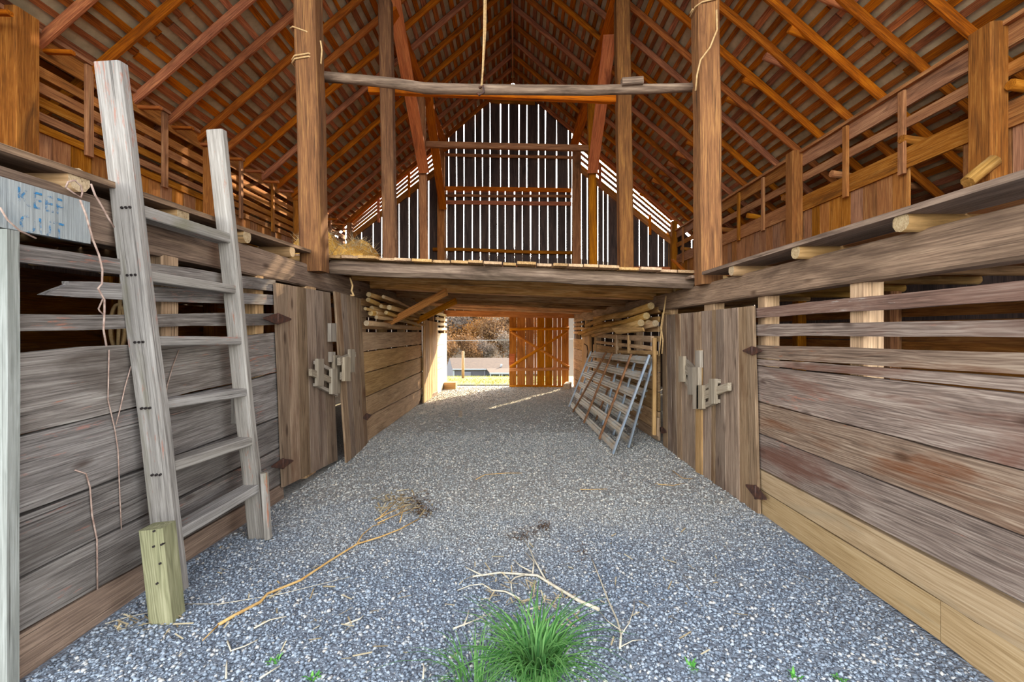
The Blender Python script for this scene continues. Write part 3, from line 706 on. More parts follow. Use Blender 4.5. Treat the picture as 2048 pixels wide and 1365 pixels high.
# cross poles
o = tube('cross_pole', [P(x, y, 5.3) for x, y in G(640,153, 700,158, 790,167, 851,177, 940,179, 1040,180, 1180,181, 1300,178, 1390,175)], [.06, .058, .06, .063, .06, .058, .058, .055, .05], 'barkpole', None, 10)
tag(o, 'bent barkless pole spanning between the two front posts', 'pole')
o = beam('tie_beam', P(738, 180, 8.4), P(1240, 200, 8.6), .13, .13, (0, -1, 0), 'rust_wood', None, .015, .004); tag(o, 'squared tie beam between the second row of posts', 'beam')
o = beam('collar_beam', P(848, 289, 11.5), P(1205, 298, 11.6), .15, .12, (0, -1, 0), 'brown', None, .015, .006); tag(o, 'collar beam across the third row of posts before the gable', 'beam')
o = beam('wood_block', P(1243, 166, 5.25), P(1285, 163, 5.25), .085, .1, (0, -1, 0), 'barkpole'); tag(o, 'small wooden block sitting on the bent pole at right', 'block')
# loft braces at the far right and small stakes
o = beam('corner_brace', P(1345, 520, 13.2), P(1375, 548, 12.0), .1, .05, (0, -1, 0), 'rust_wood'); tag(o, 'short diagonal brace in the far right corner of the loft', 'brace')
# ropes
def rope(name, pts, r, label, mat='rope', cat='rope', n=3):
    out = []
    for i in range(len(pts)-1):
        for k in range(n): 
            out.append(lerp(Vector(pts[i]), Vector(pts[i+1]), k/n))
    out.append(Vector(pts[-1])); o = tube(name, out, r, mat, None, 6)
    return tag(o, label, cat)
ra = empty('hanging_rope', P(964, 190, 5.2), 'double rope hanging from the ridge with a hook over the bent pole', 'rope')
tube('rope_strand', [P(969, -40, 5.25), P(968, 60, 5.22), P(966, 120, 5.2), P(964, 172, 5.2)], .011, 'rope', ra, 6)
tube('rope_strand', [P(972, -40, 5.27), P(971, 60, 5.24), P(966, 140, 5.22), P(962, 178, 5.2)], .011, 'rope', ra, 6)
tube('hook', [P(958, 176, 5.18), P(966, 172, 5.18), P(968, 185, 5.18), P(958, 190, 5.18), P(955, 186, 5.18)], .015, 'rust_iron', ra, 6)
def wrap(cx, cy, d, hw, z_tilt=0.0, turns=2, r=.01, par=None):
    pts = []; c = P(cx, cy, d)
    for i in range(int(turns*12)+1):
        a = i/12*2*math.pi; sq = max(abs(math.cos(a)), abs(math.sin(a)))
        pts.append(c+Vector((hw*math.cos(a)/sq, hw*math.sin(a)/sq, .035*i/12+z_tilt*math.cos(a))))
    return tube('rope_turn', pts, r, 'rope', par, 6)
rl = empty('wrapped_rope', P(617, 130, 5.16), 'thin rope wound round the left front post', 'rope')
wrap(614, 134, 5.16, .132, .02, 2.5, .010, rl); wrap(610, 78, 5.16, .130, -.06, 1, .009, rl)
tube('rope_tail', [P(641, 82, 5.0), P(644, 100, 5.0), P(642, 128, 5.0)], .009, 'rope', rl, 6)
rr = empty('wrapped_rope', P(1412, 30, 5.18), 'thin rope looped over the right front post and hanging down', 'rope')
wrap(1408, 22, 5.18, .13, .03, 1.5, .009, rr)
tube('rope_tail', [P(1433, 20, 5.0), P(1434, 60, 5.0), P(1420, 95, 5.0), P(1401, 120, 5.0), P(1394, 150, 5.02), P(1391, 182, 5.05)], .010, 'rope', rr, 6)
rope('baler_twine', [P(700, 556, 5.75), P(705, 572, 5.75), P(703, 582, 5.75), P(708, 592, 5.75), P(701, 591, 5.75)], .012, 'loop of rope hanging from the left header above the ajar door')
rg = empty('hanging_rope', P(1325, 640, 6.4), 'knotted rope hanging beside the right double door', 'rope')
tube('rope_strand', [P(1332, 592, 6.4), P(1328, 622, 6.38), P(1324, 650, 6.38), P(1320, 690, 6.38), P(1318, 712, 6.38)], .011, 'rope', rg, 6)
tube('rope_strand', [P(1340, 628, 6.42), P(1326, 626, 6.38), P(1322, 655, 6.36), P(1326, 680, 6.36), P(1324, 708, 6.36)], .011, 'rope', rg, 6)

# ------------------------------------------------------------------ ladder
ld = empty('ladder', (-2.1, 3.1, 0), 'tall weathered plank ladder leaning on the left wall', 'ladder')
def rail(pb, pt, db, dt, wd, thk):
    return beam('side_rail', P(*pb, db), P(*pt, dt), wd, thk, (0, -1, 0), 'ladder', ld, .01, .004, 6)
r1 = rail((348, 1182), (222, 128), 2.76, 2.55, .15, .07)
r2 = rail((516, 1078), (433, 262), 3.50, 3.36, .125, .065)
for (xa, ya0, ya1), (xb, yb0, yb1) in [((280, 409, 433), (467, 471, 486)), ((300, 543, 563), (477, 573, 587)), ((314, 673, 692), (488, 674, 689)),
                                       ((328, 800, 819), (498, 777, 792)), ((342, 925, 946), (508, 874, 890)), ((356, 1060, 1082), (519, 970, 985))]:
    t_ = (ya0-128)/1054; a, b = P(xa, (ya0+ya1)/2, 2.57+.2*t_), P(xb, (yb0+yb1)/2, 3.37+.11*t_)
    a.x -= .055; b.x -= .06
    beam('rung', a, b, .12, (ya1-ya0)*2.78/FP*.98, (0, 0, 1), 'ladder', ld, .006, .002)
nv = []
for cx, cy in ((254, 415), (265, 550), (280, 684), (293, 816), (314, 949)):
    for k in (-8, 0, 8):
        p = P(cx+k, cy-k*.05, 2.55+.21*(cy-128)/1054-.036); tube('nail', [p+Vector((0, .03, .003)), p+Vector((0, -.012, -.003))], .0075, 'nail', r1, 6)
o = vquad('spacer_block', P(233, 850, 2.95), P(283, 845, 2.95), P(283, 918, 2.95), P(238, 921, 2.95), .12, NB, 'ladder', ld, .002, 1)
o = vquad('spacer_block', P(438, 790, 3.6), P(476, 792, 3.6), P(476, 848, 3.6), P(442, 848, 3.6), .1, NB, 'ladder', ld, .002, 1)
beam('side_cleat', P(536, 1078, 3.44), P(528, 946, 3.44), .05, .05, (0, -1, 0), 'ladder', ld)
o = beam('treated_post', P(336, 1246, 2.49), P(315, 1052, 2.49), .13, .11, (0, -1, 0), 'treated', None, .008); tag(o, 'short greenish treated post at the foot of the ladder', 'post')
for cx, cy in ((308, 1063), (307, 1094), (323, 1090), (320, 1128), (314, 1168)):
    p = P(cx, cy, 2.43); tube('nail', [p+Vector((0, .02, 0)), p+Vector((0, -.004, 0))], .006, 'nail', o, 6)

# ------------------------------------------------------------------ sign board with stencilled letters
XS = -2.295
sg = vquad('sign_board', *[OnX(x, y, XS) for x, y in G(-30,344, 180,405, 181,488, -30,449)], .03, NX, 'sign', None, .002)
tag(sg, 'pale painted board with faded blue KEEP OUT lettering, left header', 'sign')
def letters(txt, px0, py, hgt, width):
    cu = bpy.data.curves.new('lettering', 'FONT'); cu.body = txt; cu.size = hgt*1.38; cu.extrude = .0008; cu.space_character = 1.1
    t = bpy.data.objects.new('tmp', cu); COL.objects.link(t); bpy.context.view_layer.update()
    me = bpy.data.meshes.new_from_object(t.evaluated_get(bpy.context.evaluated_depsgraph_get())); bpy.data.objects.remove(t)
    xs = [v.co.x for v in me.vertices]; k = width/(max(xs)-min(xs))
    for v in me.vertices: v.co.x = (v.co.x-min(xs))*k
    me.materials.clear()
    p = OnX(px0, py, XS+.0025); M = Matrix.Translation(p) @ Matrix(((0, 0, 1), (1, 0, 0), (0, 1, 0))).to_4x4()
    link('lettering', me, M, sg, 'blue_faded')
m, N, L, b = newmat('blue_faded'); b.inputs['Base Color'].default_value = srgb('3f86b4'); b.inputs['Roughness'].default_value = .8
tp = N.new('ShaderNodeBsdfTransparent'); mx = N.new('ShaderNodeMixShader')
nn = noise(N, L, coords(N, L, (1, 1, 1), False), 22, 6, .7); r = ramp(N, [(.47, (0, 0, 0, 1)), (.60, (1, 1, 1, 1))]); L.new(nn, r.inputs[0])
L.new(math_(N, L, 'MULTIPLY', r.outputs[0], .85), mx.inputs[0]); L.new(tp.outputs[0], mx.inputs[1]); L.new(b.outputs[0], mx.inputs[2]); L.new(mx.outputs[0], N['Material Output'].inputs[0])
letters('KEEP', 36, 408, .085, .215); letters('OUT', 40, 462, .085, .205)

# ------------------------------------------------------------------ vines on the left wall
def vine(name, pts, label, r=.004, X=XL+.02):
    o = tube(name, [OnX(x, y, X) for x, y in pts], r, 'vine', None, 5); return tag(o, label, 'vine', 'dry vines on the left wall')
vine('dry_vine', G(160,400, 172,430, 176,445, 186,480, 198,510, 205,540, 204,568, 196,577, 209,600, 209,625, 207,660, 213,693), 'dry vine hanging over the slats left of the ladder', .005, XL+.075)
vine('dry_vine', G(206,598, 197,618, 199,622, 207,630), 'small twig loop on the vine left of the ladder', .004, XL+.03)
vine('dry_vine', G(131,376, 136,364, 150,361, 162,372, 165,385, 162,396, 145,385, 133,376), 'round loop of dry vine above the lettered sign', .0045, XL+.06)
vine('dry_vine', G(182,368, 190,390, 205,415, 216,435, 228,455), 'dry vine slanting down behind the ladder top', .005, XL+.09)
vine('dry_vine', G(0,415, 15,440, 40,462, 72,477), 'thin vine curving across the lettered sign', .004, XL+.075)
vine('dry_vine', G(218,700, 216,800, 230,860, 236,900, 240,1000, 243,1060), 'thin vine hanging on the boards by the near ladder rail', .003, XL+.012)
vine('dry_vine', G(262,733, 250,775, 240,820, 232,850), 'short vine beside the spacer block', .003, XL+.012)
vine('dry_vine', G(150,941, 172,948, 180,975, 184,1030, 194,1080, 195,1180), 'thin vine on the lowest left boards', .004, XL+.012)
vine('dry_vine', G(358,700, 345,735, 335,770, 330,800), 'short vine on the board between ladder rungs', .003, XL+.012)
# coil of hose inside the left stall
hp = []
for i in range(60):
    a = i/60*6*math.pi; hp.append(P(236+14*math.sin(a)*(1+.1*math.sin(a*.3)), 655+46*math.cos(a), 3.05+.02*i/10))
hp = [Vector((hp[0].x, 3.1, H+.74)), Vector((hp[0].x, 3.08, H+.45))]+hp; o = tube('rope_coil', hp, .012, 'rope', None, 6); tag(o, 'coil of tan rope hanging inside the left stall behind the slats', 'rope')

# ------------------------------------------------------------------ braces and poles under the loft, left
for a, b, lab in (((770, 650, 7.6), (893, 584, 7.0), 'orange plank brace under the loft, nearer of two on the left'), ((816, 652, 9.2), (912, 602, 8.7), 'orange plank brace under the loft, farther of two on the left')):
    o = beam('loft_brace', P(*a), P(*b), .12, .05, (.3, -1, .4), 'fardoor_glow'); tag(o, lab, 'brace', 'braces under the loft')
ends = [(490, 250, 46), (480, 340, 40), (740, 290, 32), (540, 480, 40), (700, 450, 35), (520, 570, 46), (615, 565, 36), (840, 470, 46), (785, 560, 34), (620, 640, 36), (450, 740, 50), (430, 492, 30)]
where = ['top left, thickest', 'just under the thickest one', 'upper middle, tapered', 'middle left', 'middle, short', 'left, thick pale end', 'centre, white sawn end', 'right, pale end', 'right of centre, pointed', 'second from the bottom', 'lowest of the pile', 'far left, thin']
for i, (cx, cy, r) in enumerate(ends):
    px, py = 680+.1172*cx, 560+.1172*cy; d = min(6.75, 2.12*FP/(CX-px)); d = max(6.25, d)
    a = P(px, py, d); rr_ = r*.1172*d/FP*.95
    b = Vector((-2.05+random.uniform(-.08, .12)+(a.x+2.1)*.3, d+random.uniform(2.4, 3.4), a.z+random.uniform(-.12, .05)-(a.z-H-.1)*.3))
    m_ = lerp(a, b, .5)+Vector((random.uniform(-.03, .03), 0, random.uniform(-.04, .04)))
    o = tube('fence_pole', [a, lerp(a, m_, .5)+Vector((0, 0, .01)), m_, lerp(m_, b, .5), b], [rr_, rr_*1.05, rr_, rr_*.9, rr_*.8], 'pole', None, 9)
    o.data.materials.append(MATS['logend']); o.data.polygons[-2].material_index = 1
    tag(o, 'stored round pole in the left pile under the loft, ' + where[i], 'pole', 'poles stored on the left')
# ------------------------------------------------------------------ poles on the right
for i, (a, b, r, lab) in enumerate([((1302, 612, 6.7), (1172, 652, 11.0), .055, 'topmost, angled up'), ((1293, 632, 6.9), (1158, 668, 12.6), .055, 'second from top, long and curved'),
                                    ((1282, 646, 6.9), (1165, 672, 12.2), .055, 'front one, lowest sawn end'), ((1297, 646, 7.05), (1185, 672, 11.0), .05, 'middle of the lower row'), ((1311, 647, 6.75), (1192, 670, 10.5), .05, 'farthest right, pale end')]):
    A, B = P(*a), P(*b); o = tube('fence_pole', [A, lerp(A, B, .25)+Vector((0, 0, -.02)), lerp(A, B, .55)+Vector((-.02, 0, .035)), lerp(A, B, .8)+Vector((0, 0, .03)), B], [r, r*1.05, r, r*.9, r*.8], 'pole', None, 9)
    o.data.materials.append(MATS['logend']); o.data.polygons[-2].material_index = 1
    tag(o, 'stored round pole above the metal gates, ' + lab, 'pole', 'poles stored on the right')
o = quad('loose_board', P(1222, 656, 7.9), P(1284, 655, 6.9), P(1286, 662, 6.9), P(1232, 668, 7.9), .03, Vector((-1, 0, .3)), 'tan'); tag(o, 'loose board tucked under the poles on the right', 'board')

# ------------------------------------------------------------------ wooden rack frame hung behind the gates
hr = empty('wooden_rack', (1.98, 7.5, .2), 'wooden slatted rack frame hanging behind the metal gates', 'rack')
for (a, b, wd) in [((1190, 671), (1305, 679), .09), ((1190, 684), (1305, 697), .06), ((1190, 703), (1312, 706), .06)]:
    beam('rack_rail', OnX(*a, 1.96), OnX(*b, 1.96), wd, .05, NX, 'tan', hr)
for (a, b, wd) in [((1234, 670), (1234, 708), .1), ((1258, 671), (1258, 706), .09), ((1309, 676), (1308, 870), .07), ((1191, 668), (1191, 720), .08)]:
    beam('rack_upright', OnX(*a, 1.94), OnX(*b, 1.94), wd, .05, NX, 'tan', hr)
o = beam('stake', OnX(1316, 835, 2.1), OnX(1316, 872, 2.1), .06, .04, NX, 'tan', wr)

# ------------------------------------------------------------------ metal gates
def gate(nb, nt_, fb, ft, label, uv):
    o = empty('metal_gate', nb, label, 'gate', 'metal gates leaning on the right wall')
    S = lambda u, v: lerp(lerp(nb, fb, u), lerp(nt_, ft, u), v)
    nrm = (fb-nb).cross(nt_-nb).normalized(); nrm = -nrm if nrm.x > 0 else nrm
    hgt = (nt_-nb).length
    for v in (.05, .23, .42, .60, .78, .95):
        # corrugated strip: five flats
        prof = [(-.055, 0), (-.03, .0), (-.018, .022), (.018, .022), (.03, 0), (.055, 0)]
        A, B = S(0, v), S(1, v); up = (S(.5, v+.1)-S(.5, v)).normalized(); M = Matrix.Translation((A+B)/2) @ frame(B-A, nrm).to_4x4(); Mi = M.inverted(); V = []; F = []
        for q in (A, B):
            for off in (0, -.006):
                for y, z in prof: V.append(Mi @ (q+up*y+nrm*(z+off)))
        k = len(prof)
        for i in range(k-1): F += [(i, i+1, 2*k+i+1, 2*k+i), (k+i, 3*k+i, 3*k+i+1, k+i+1)]
        F += [(0, 2*k, 3*k, k), (k-1, 2*k-1, 4*k-1, 3*k-1)]
        link('rail', mesh('rail', V, F), M, o, 'galv')
    for i, (u0, u1, m_) in enumerate(uv):
        a, b = S(u0, -.005), S(u1, 1.0); beam('upright', a+nrm*.03, b+nrm*.03, .055, .03, nrm, m_, o, .008)
    return o
gN, gF = 5.95, 10.2
gate(P(1231, 909, gN), P(1304, 712, gN), P(1140, 814, gF), P(1184, 704, gF), 'front metal gate leaning on the right wall, galvanised with rusty bars',
     [(.005, .005, 'galv_blue'), (.21, .21, 'gate_rust'), (.53, .5, 'gate_rust'), (.84, .62, 'gate_rust'), (.995, .995, 'galv_blue')])
gate(P(1262, 896, 6.3), P(1313, 716, 6.3), P(1156, 806, 10.6), P(1192, 703, 10.6), 'rear metal gate leaning on the right wall, hidden behind the front gate',
     [(.005, .005, 'galv_blue'), (.2, .2, 'galv_blue'), (.38, .44, 'galv_blue'), (.5, .42, 'gate_rust'), (.995, .995, 'galv_blue')])

# ------------------------------------------------------------------ hay, box, brick and small things
def hay(name, c, rx, ry, rz, nblade, label):
    ico_v = []; F = []
    nu, nv = 14, 7
    for j in range(nv+1):
        for i in range(nu):
            a, b = 2*math.pi*i/nu, math.pi/2*j/nv; k = random.uniform(.85, 1.1)
            ico_v.append((rx*math.cos(a)*math.cos(b)*k, ry*math.sin(a)*math.cos(b)*k, rz*math.sin(b)*k))
    F = [(j*nu+i, j*nu+(i+1) % nu, (j+1)*nu+(i+1) % nu, (j+1)*nu+i) for j in range(nv) for i in range(nu)]
    o = link(name, mesh(name, ico_v, F), Matrix.Translation(Vector(c)), None, 'hay'); tag(o, label, 'hay')
    V = []; T = []
    for _ in range(nblade):
        a, b = random.uniform(0, 6.28), random.uniform(.0, 1.5); p = Vector((rx*math.cos(a)*math.cos(b), ry*math.sin(a)*math.cos(b), rz*math.sin(b)))
        d = Vector((random.uniform(-1, 1), random.uniform(-1, 1), random.uniform(-.4, .8))).normalized()*random.uniform(.1, .3); s = Vector((random.uniform(-1, 1), random.uniform(-1, 1), random.uniform(-1, 1))).normalized()*.007
        k = len(V); V += [p-s, p+s, p+d]; T.append((k, k+1, k+2))
    soup('straw', V, T, 'straw', Matrix.Translation(Vector(c)), o)['kind'] = 'stuff'
    return o
hay('hay_pile', (-2.98, 8.5, ZFL), .5, .7, .8, 1100, 'heap of golden hay on the left loft beside the post')
hay('hay_pile', (-3.95, 9.1, ZFL), .6, .8, 1.15, 1100, 'taller golden hay heap against the left loft wall')
o = beam('wooden_step', P(891-1, 774, 14.45), P(913, 774, 14.45), .3, .4, (0, -1, 0), 'tan', None, .02); tag(o, 'square wooden block step by the left side of the far doorway', 'block')
o = beam('brick', P(921, 826, 9.3), P(921, 837, 9.0), .075, .09, (0, 0, 1), 'brick_pale', None, .008); tag(o, 'small pale brick lying on the aisle gravel', 'brick')
o = beam('sill_log', P(838, 801, 11.2), P(868, 787, 12.7), .22, .16, (0, 0, 1), 'barkpole', None, .03); tag(o, 'low timber sill at the foot of the far left door', 'timber')
o = beam('threshold_stone', P(1133, 775, 14.2), P(1137, 770, 14.75), .2, .2, (0, 0, 1), 'brick_pale', None, .02); tag(o, 'grey block at the foot of the far right wall by the barn door', 'block')
o = log('leaning_post', P(1935, 365, 4.85), P(1988, 322, 4.85), .07, .07, 'pole', None, .004, 9, 2); tag(o, 'round log leaning on the right loft wall near the thick post', 'log')

# ------------------------------------------------------------------ grass tuft, weeds, twigs
def blades(name, c, n, rad, hmin, hmax, wd, mat, label, cat, lean=1.0):
    V = []; F = []
    for _ in range(n):
        a = random.uniform(0, 6.283); r0 = rad*.35*math.sqrt(random.random()); b = Vector((r0*math.cos(a), r0*math.sin(a), 0)); h = random.uniform(hmin, hmax)
        a2 = a+random.uniform(-.8, .8); out = Vector((math.cos(a2), math.sin(a2), 0))*h*random.uniform(.25, 1.0)*lean; s = Vector((-math.sin(a2), math.cos(a2), 0))*wd/2
        k = len(V); m_ = 5
        for i in range(m_):
            t = i/(m_-1); p = b+out*t**1.6+Vector((0, 0, h*(t-.45*lean*t**2.6))); ww = (1-t**2)*1.0+.03; V += [p-s*ww, p+s*ww]
        F += [(k+2*i, k+2*i+1, k+2*i+3, k+2*i+2) for i in range(m_-1)]
    o = soup(name, V, F, mat, Matrix.Translation(Vector(c))); return tag(o, label, cat)
blades('grass_tuft', (.10, 2.12, .0), 330, .34, .16, .44, .009, 'grass', 'lush green grass tuft growing from the gravel in the foreground', 'grass', 1.25)
blades('grass_tuft', (-.18, 2.03, .0), 70, .25, .12, .36, .006, 'grass', 'sparse green grass sprigs left of the foreground tuft', 'grass', 1.3)
for (px, py, d, lab) in ((547, 1325, 2.17, 'tiny green weed sprig in the gravel at lower left'), (628, 1358, 2.07, 'green weed cluster at the bottom edge, left'), (1383, 1340, 2.13, 'green weed sprig at the bottom edge, right of the grass'), (1590, 1358, 2.07, 'small clover weed at the bottom right'), (1680, 1362, 2.06, 'farthest right small weed at the bottom edge')):
    p = P(px, py, d); blades('weed_sprig', (p.x, p.y, 0), 16, .06, .015, .05, .012, 'weed', lab, 'weed')
def onG(px, py):
    d = H*FP/(py-CY)
    for _ in range(4): d = (H-gz(d))*FP/(py-CY)
    return P(px, py, d)
def twig(name, pts, r, mat, label, cat='twig', branches=(), lift=.02, group=None):
    q = [onG(*p)+Vector((0, 0, lift)) for p in pts]
    o = tube(name, q, [r*(1-.5*i/(len(q)-1)) for i in range(len(q))], mat, None, 6); tag(o, label, cat, group)
    for b in branches: 
        bq = [onG(*p)+Vector((0, 0, lift)) for p in b]; tube('branch', bq, [r*.55*(1-.6*i/(len(bq)-1)) for i in range(len(bq))], mat, o, 5)
    return o
twig('dry_stalk', G(437,1258, 470,1238, 520,1212, 535,1195, 600,1168, 660,1128, 714,1094, 760,1080, 800,1064, 838,1043), .010, 'stalk', 'long orange dry stalk lying across the gravel on the left', 'stalk',
     [G(714,1094, 725,1075, 745,1058, 770,1050), G(750,1046, 780,1030, 815,1015, 830,1008), G(755,1052, 790,1036, 838,1016), G(760,1040, 778,1022, 802,1000), G(800,1050, 805,1030, 812,1012), G(437,1258, 420,1275, 405,1290)])
twig('dead_branch', G(1198,1227, 1160,1210, 1110,1180, 1075,1158, 1040,1155, 1000,1152, 945,1160), .011, 'paletwig', 'pale forked dead branch lying on the gravel before the grass', 'branch',
     [G(1090,1165, 1068,1125, 1060,1105, 1045,1080), G(1065,1155, 1068,1130, 1050,1110), G(1050,1156, 1030,1162, 1022,1170, 1024,1190), G(1040,1205, 1010,1190, 985,1188, 965,1175, 940,1178, 915,1188), G(965,1158, 945,1148, 930,1140), G(1062,1150, 1040,1138, 1027,1126)])
twig('dried_weed', G(1240,1305, 1242,1278, 1235,1250, 1215,1205, 1200,1165, 1190,1140, 1184,1125), .006, 'paletwig', 'thin forked dried weed lying on the gravel at right', 'weed', [G(1242,1278, 1258,1255, 1268,1225, 1268,1205), G(1240,1303, 1265,1290, 1285,1288), G(1240,1268, 1215,1250, 1200,1232)])
for i, (pts, lab) in enumerate([(G(906,1265, 940,1252, 985,1232), 'flat pale stick just left of the grass tuft'), (G(928,1258, 935,1240, 938,1228), 'short pale stick crossing another left of the grass'),
    (G(1052,1228, 1070,1222, 1085,1218), 'short pale stick just above the grass tuft'), (G(508,1264, 540,1247, 573,1240), 'bent pale stick on the gravel below the long stalk'), (G(455,1290, 462,1310, 490,1300, 516,1287), 'curved pale stick in the lower left gravel'),
    (G(520,1365, 560,1340), 'pale stick near the bottom edge at lower left'), (G(452,1365, 453,1340, 454,1330), 'upright pale stick end at the bottom, lower left'), (G(846,1365, 848,1345, 847,1335), 'pale straw stub at the bottom, left of the grass'),
    (G(1112,1258, 1130,1256, 1146,1259), 'pinkish straw right of the grass tuft'), (G(1160,983, 1185,983, 1215,982), 'brown flat stick mid aisle toward the right'), (G(952,963, 970,953, 1010,950, 1045,950), 'thin dark twig lying mid aisle'),
    (G(1310,972, 1345,975, 1370,970), 'brown bark strip near the right double door'), (G(1345,945, 1365,960, 1385,962), 'dark twig by the foot of the right double door'), (G(690,1256, 720,1245, 727,1238), 'straw pieces mid left of the foreground'), (G(370,1215, 440,1215, 560,1195, 700,1160), 'long thin vine runner across the left gravel'), (G(210,1255, 260,1240, 340,1225), 'thin dry runner near the green post')]):
    twig('stick', pts, .005 if i < 14 else .003, 'paletwig' if i not in (9, 10, 11, 12) else 'stalk', lab, 'stick', group='loose sticks on the gravel', lift=.018)
# leaf litter clumps and scattered straw
def litter(name, centres, n, mat, label, size=.03, kind=None):
    V = []; T = []
    for (px, py, sx, sy) in centres:
        for _ in range(n):
            p = onG(px+random.gauss(0, sx), py+random.gauss(0, sy)); p.z += random.uniform(.012, .03)
            a = random.uniform(0, 6.28); L_ = random.uniform(.4, 1.6)*size; d = Vector((math.cos(a)*L_, math.sin(a)*L_, random.uniform(-.01, .012))); s = Vector((-math.sin(a), math.cos(a), random.uniform(-.5, .5)))*size*.13
            k = len(V); V += [p-d-s, p-d+s, p+d+s, p+d-s]; T.append((k, k+1, k+2, k+3))
    o = soup(name, V, T, mat); return tag(o, label, 'litter', kind=kind)
litter('leaf_litter', [(830, 1008, 14, 8), (845, 1025, 14, 5)], 110, 'debris', 'dark root litter clump at the end of the orange stalk', .02, 'stuff')
litter('leaf_litter', [(1060, 1068, 18, 5), (1030, 1078, 12, 4), (1088, 1057, 8, 4)], 50, 'debris', 'small dark leaf litter in the middle of the aisle', .016, 'stuff')
litter('leaf_litter', [(1168, 1108, 8, 8), (1370, 955, 25, 8), (984, 879, 5, 2), (890, 838, 6, 2), (1240, 948, 20, 6), (1350, 965, 25, 10)], 22, 'debris', 'scattered bits of dark debris over the right of the aisle', .016, 'stuff')
litter('straw_bits', [(800, 1010, 26, 14)], 90, 'straw', 'tangle of yellow straw beside the orange stalk', .05, 'stuff')
litter('straw_bits', [(600, 1250, 150, 60), (1050, 1170, 90, 40), (1300, 1200, 150, 80), (280, 1250, 40, 10), (1070, 1205, 40, 18)], 38, 'straw', 'loose straw scattered over the foreground gravel', .03, 'stuff')

# ------------------------------------------------------------------ outside: field grass, house, fence post, trees
V = []; F = []
for _ in range(7000):
    y = random.uniform(15.3, 30); x = random.uniform(-4.5, 1.5)*y/15; z = gz(y); h = random.uniform(.03, .09); a = random.uniform(0, 6.28)
    k = len(V); s = .012; V += [(x-s*math.cos(a), y-s*math.sin(a), z), (x+s*math.cos(a), y+s*math.sin(a), z), (x+random.uniform(-.06, .06), y+random.uniform(-.06, .06), z+h)]; F.append((k, k+1, k+2))
tag(soup('field_grass', V, F, 'field_grass'), 'sunlit dry grass blades outside the far doorway', 'grass', kind='stuff')
fp = tube('fence_post', [P(926, 760, 24), P(926, 703, 24)], .075, 'pole', None, 8); tag(fp, 'wooden fence post standing in the field outside', 'post')
D = 58.0
hs_ = empty('house', P(960, 770, D), 'low grey house with brown roof seen through the doorway', 'house')
def hb(nm, x0, x1, y0, y1, d, thick, mat, par=hs_):
    return quad(nm, P(x0, y0, d), P(x1, y0, d), P(x1, y1, d), P(x0, y1, d), thick, NB, mat, par, 0, 1)
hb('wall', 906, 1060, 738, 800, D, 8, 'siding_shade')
# gable end at the left
a, b, c = P(906, 738, D), P(893, 736, D+9), P(899, 717, D+4.5)
tri_v = [a, b, c, P(906, 800, D), P(893, 800, D+9)]
link('gable_end', mesh('gable_end', tri_v, [(0, 2, 1), (0, 1, 4, 3)]), None, hs_, 'siding')
prism('roof', [P(899, 716, D+4.5), P(1080, 716, D+4.5)], [P(905, 739, D-.4), P(1080, 739, D-.4)], .25, Vector((0, -1, 1)), 'shingle', hs_)
hb('fascia', 905, 1070, 738, 740.5, D-.45, .1, 'window_white')
wn = hb('window', 928, 942, 745, 756, D-.1, .1, 'window_white'); hb('pane', 929, 941, 746, 755, D-.22, .05, 'siding', wn)
hb('corner_trim', 906, 909, 740, 790, D-.1, .1, 'window_white'); hb('corner_trim', 968, 971, 740, 790, D-.1, .1, 'siding')
prism('porch_roof', [P(972, 737, D-.3), P(1080, 737, D-.3)], [P(980, 747, D-3), P(1080, 747, D-3)], .15, Vector((0, -1, 1)), 'shingle', hs_)
hb('porch_fascia', 979, 1080, 746, 749, D-3, .1, 'window_white')
hb('porch_screen', 972, 1080, 749, 790, D-2.2, .1, 'dark_glass')
for px in (980, 998, 1003, 1018): hb('porch_post', px, px+2, 748, 790, D-2.9, .15, 'window_white')
tube('roof_vent', [P(1002, 735, D+.5), P(1003, 729, D+.5)], .15, 'window_white', hs_, 6)
o = tube('power_line', [P(600, 684, 40), P(893, 682, 40), P(960, 681.5, 40), P(1018, 680.5, 40), P(1300, 676, 40)], .02, 'wire', None, 5); tag(o, 'thin power line crossing in front of the hillside', 'wire')
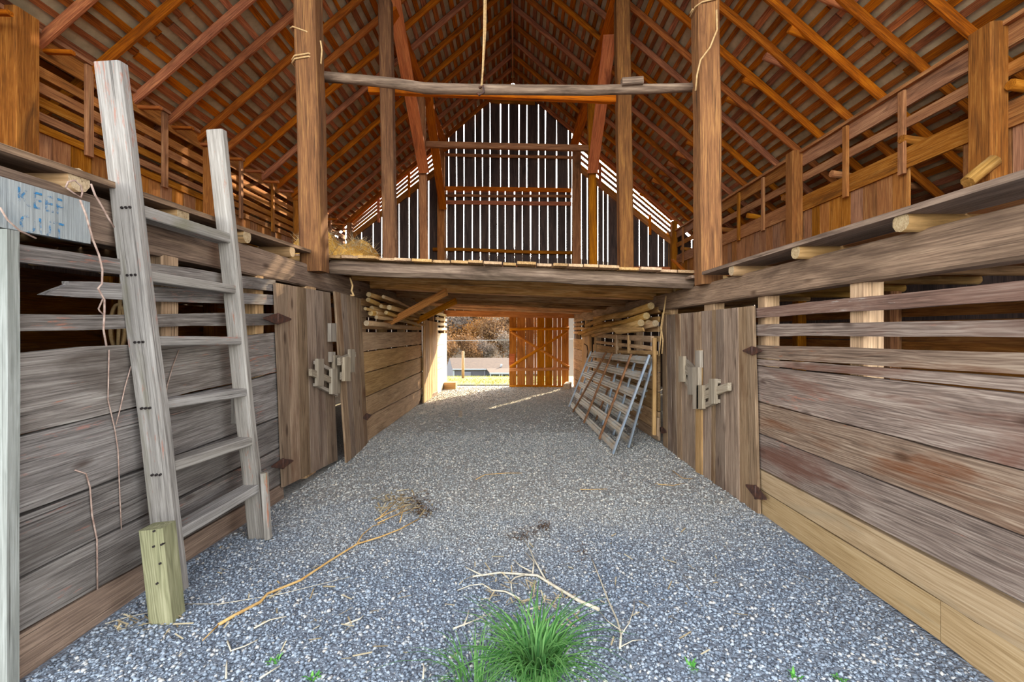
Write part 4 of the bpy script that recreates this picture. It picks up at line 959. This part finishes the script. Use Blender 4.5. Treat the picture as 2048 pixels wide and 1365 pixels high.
def tree_mesh(seed, h, mat, leafn):
    r = random.Random(seed); V = []; F = []; tips = []
    def limb(p, d, L, rad, lev):
        q = p+d*L; s = d.cross(Vector((.3, .9, .2))).normalized(); t = d.cross(s); k = len(V)
        for c, rr in ((p, rad), (q, rad*.55)):
            for j in range(4): a = j*math.pi/2; V.append(c+(s*math.cos(a)+t*math.sin(a))*rr)
        for j in range(4): F.append((k+j, k+(j+1) % 4, k+4+(j+1) % 4, k+4+j))
        if lev >= 4: tips.append(q); return
        tips.append(q)
        for _ in range(3 if lev < 3 else 2):
            nd = (d+Vector((r.uniform(-.8, .8), r.uniform(-.8, .8), r.uniform(-.1, .6)))).normalized(); limb(q if r.random() < .6 else lerp(p, q, .6), nd, L*r.uniform(.6, .8), rad*.55, lev+1)
    limb(Vector(), Vector((0, 0, 1)), h*.3, h*.018, 0)
    tm = mesh('trunk', V, F); tm.materials.append(MATS['tree_bark'])
    V2 = []; F2 = []
    for _ in range(leafn):
        q = r.choice(tips)+Vector((r.gauss(0, .06), r.gauss(0, .06), r.gauss(0, .06)))*h; d = Vector((r.uniform(-1, 1), r.uniform(-1, 1), r.uniform(-1, 1))).normalized()*h*.045; s = Vector((r.uniform(-1, 1), r.uniform(-1, 1), r.uniform(-1, 1))).normalized()*h*.012
        k = len(V2); V2 += [q-s, q+s, q+d]; F2.append((k, k+1, k+2))
    lm = mesh('foliage', V2, F2); lm.materials.append(MATS[mat]); return tm, lm
TM = [tree_mesh(1, 14, 'leaf_brown', 5000), tree_mesh(2, 13, 'leaf_orange', 5000), tree_mesh(3, 15, 'leaf_grey', 4200), tree_mesh(4, 12, 'leaf_brown', 5000)]
desc = ['brown leafless tree', 'orange tinted autumn tree', 'grey bare tree', 'bushy brown autumn tree']
def treeat(px, d, k, sc_, lab):
    zb = gz(88)-.3+max(0, d-92)*.34 if d > 90 else gz(d); x = (px-CX)/FP*d
    M = Matrix.Translation((x, d, zb-.3)) @ Matrix.Rotation(random.uniform(0, 6.28), 4, 'Z') @ Matrix.Scale(sc_, 4)
    o = link('autumn_tree', None, M); tag(o, lab, 'tree', 'trees on the hillside')
    link('trunk', TM[k][0], M, o); link('foliage', TM[k][1], M, o)
pos = ['left edge of the doorway view', 'just right of the fence post', 'over the middle of the house', 'beside the barn door edge']
for row, (d, s_, rl_) in enumerate([(80, .62, 'front row'), (98, .95, 'second row'), (118, 1.0, 'third row'), (140, 1.05, 'upper row'), (165, 1.1, 'highest row')]):
    for i in range(4):
        k = (i*3+row*2+(i//3)) % 4
        treeat(893+i*44+random.uniform(-5, 5)+(row % 2)*20, d+random.uniform(-5, 5), k, s_*random.uniform(.85, 1.15), '%s, %s of the hillside, %s' % (desc[k], rl_, pos[i]))
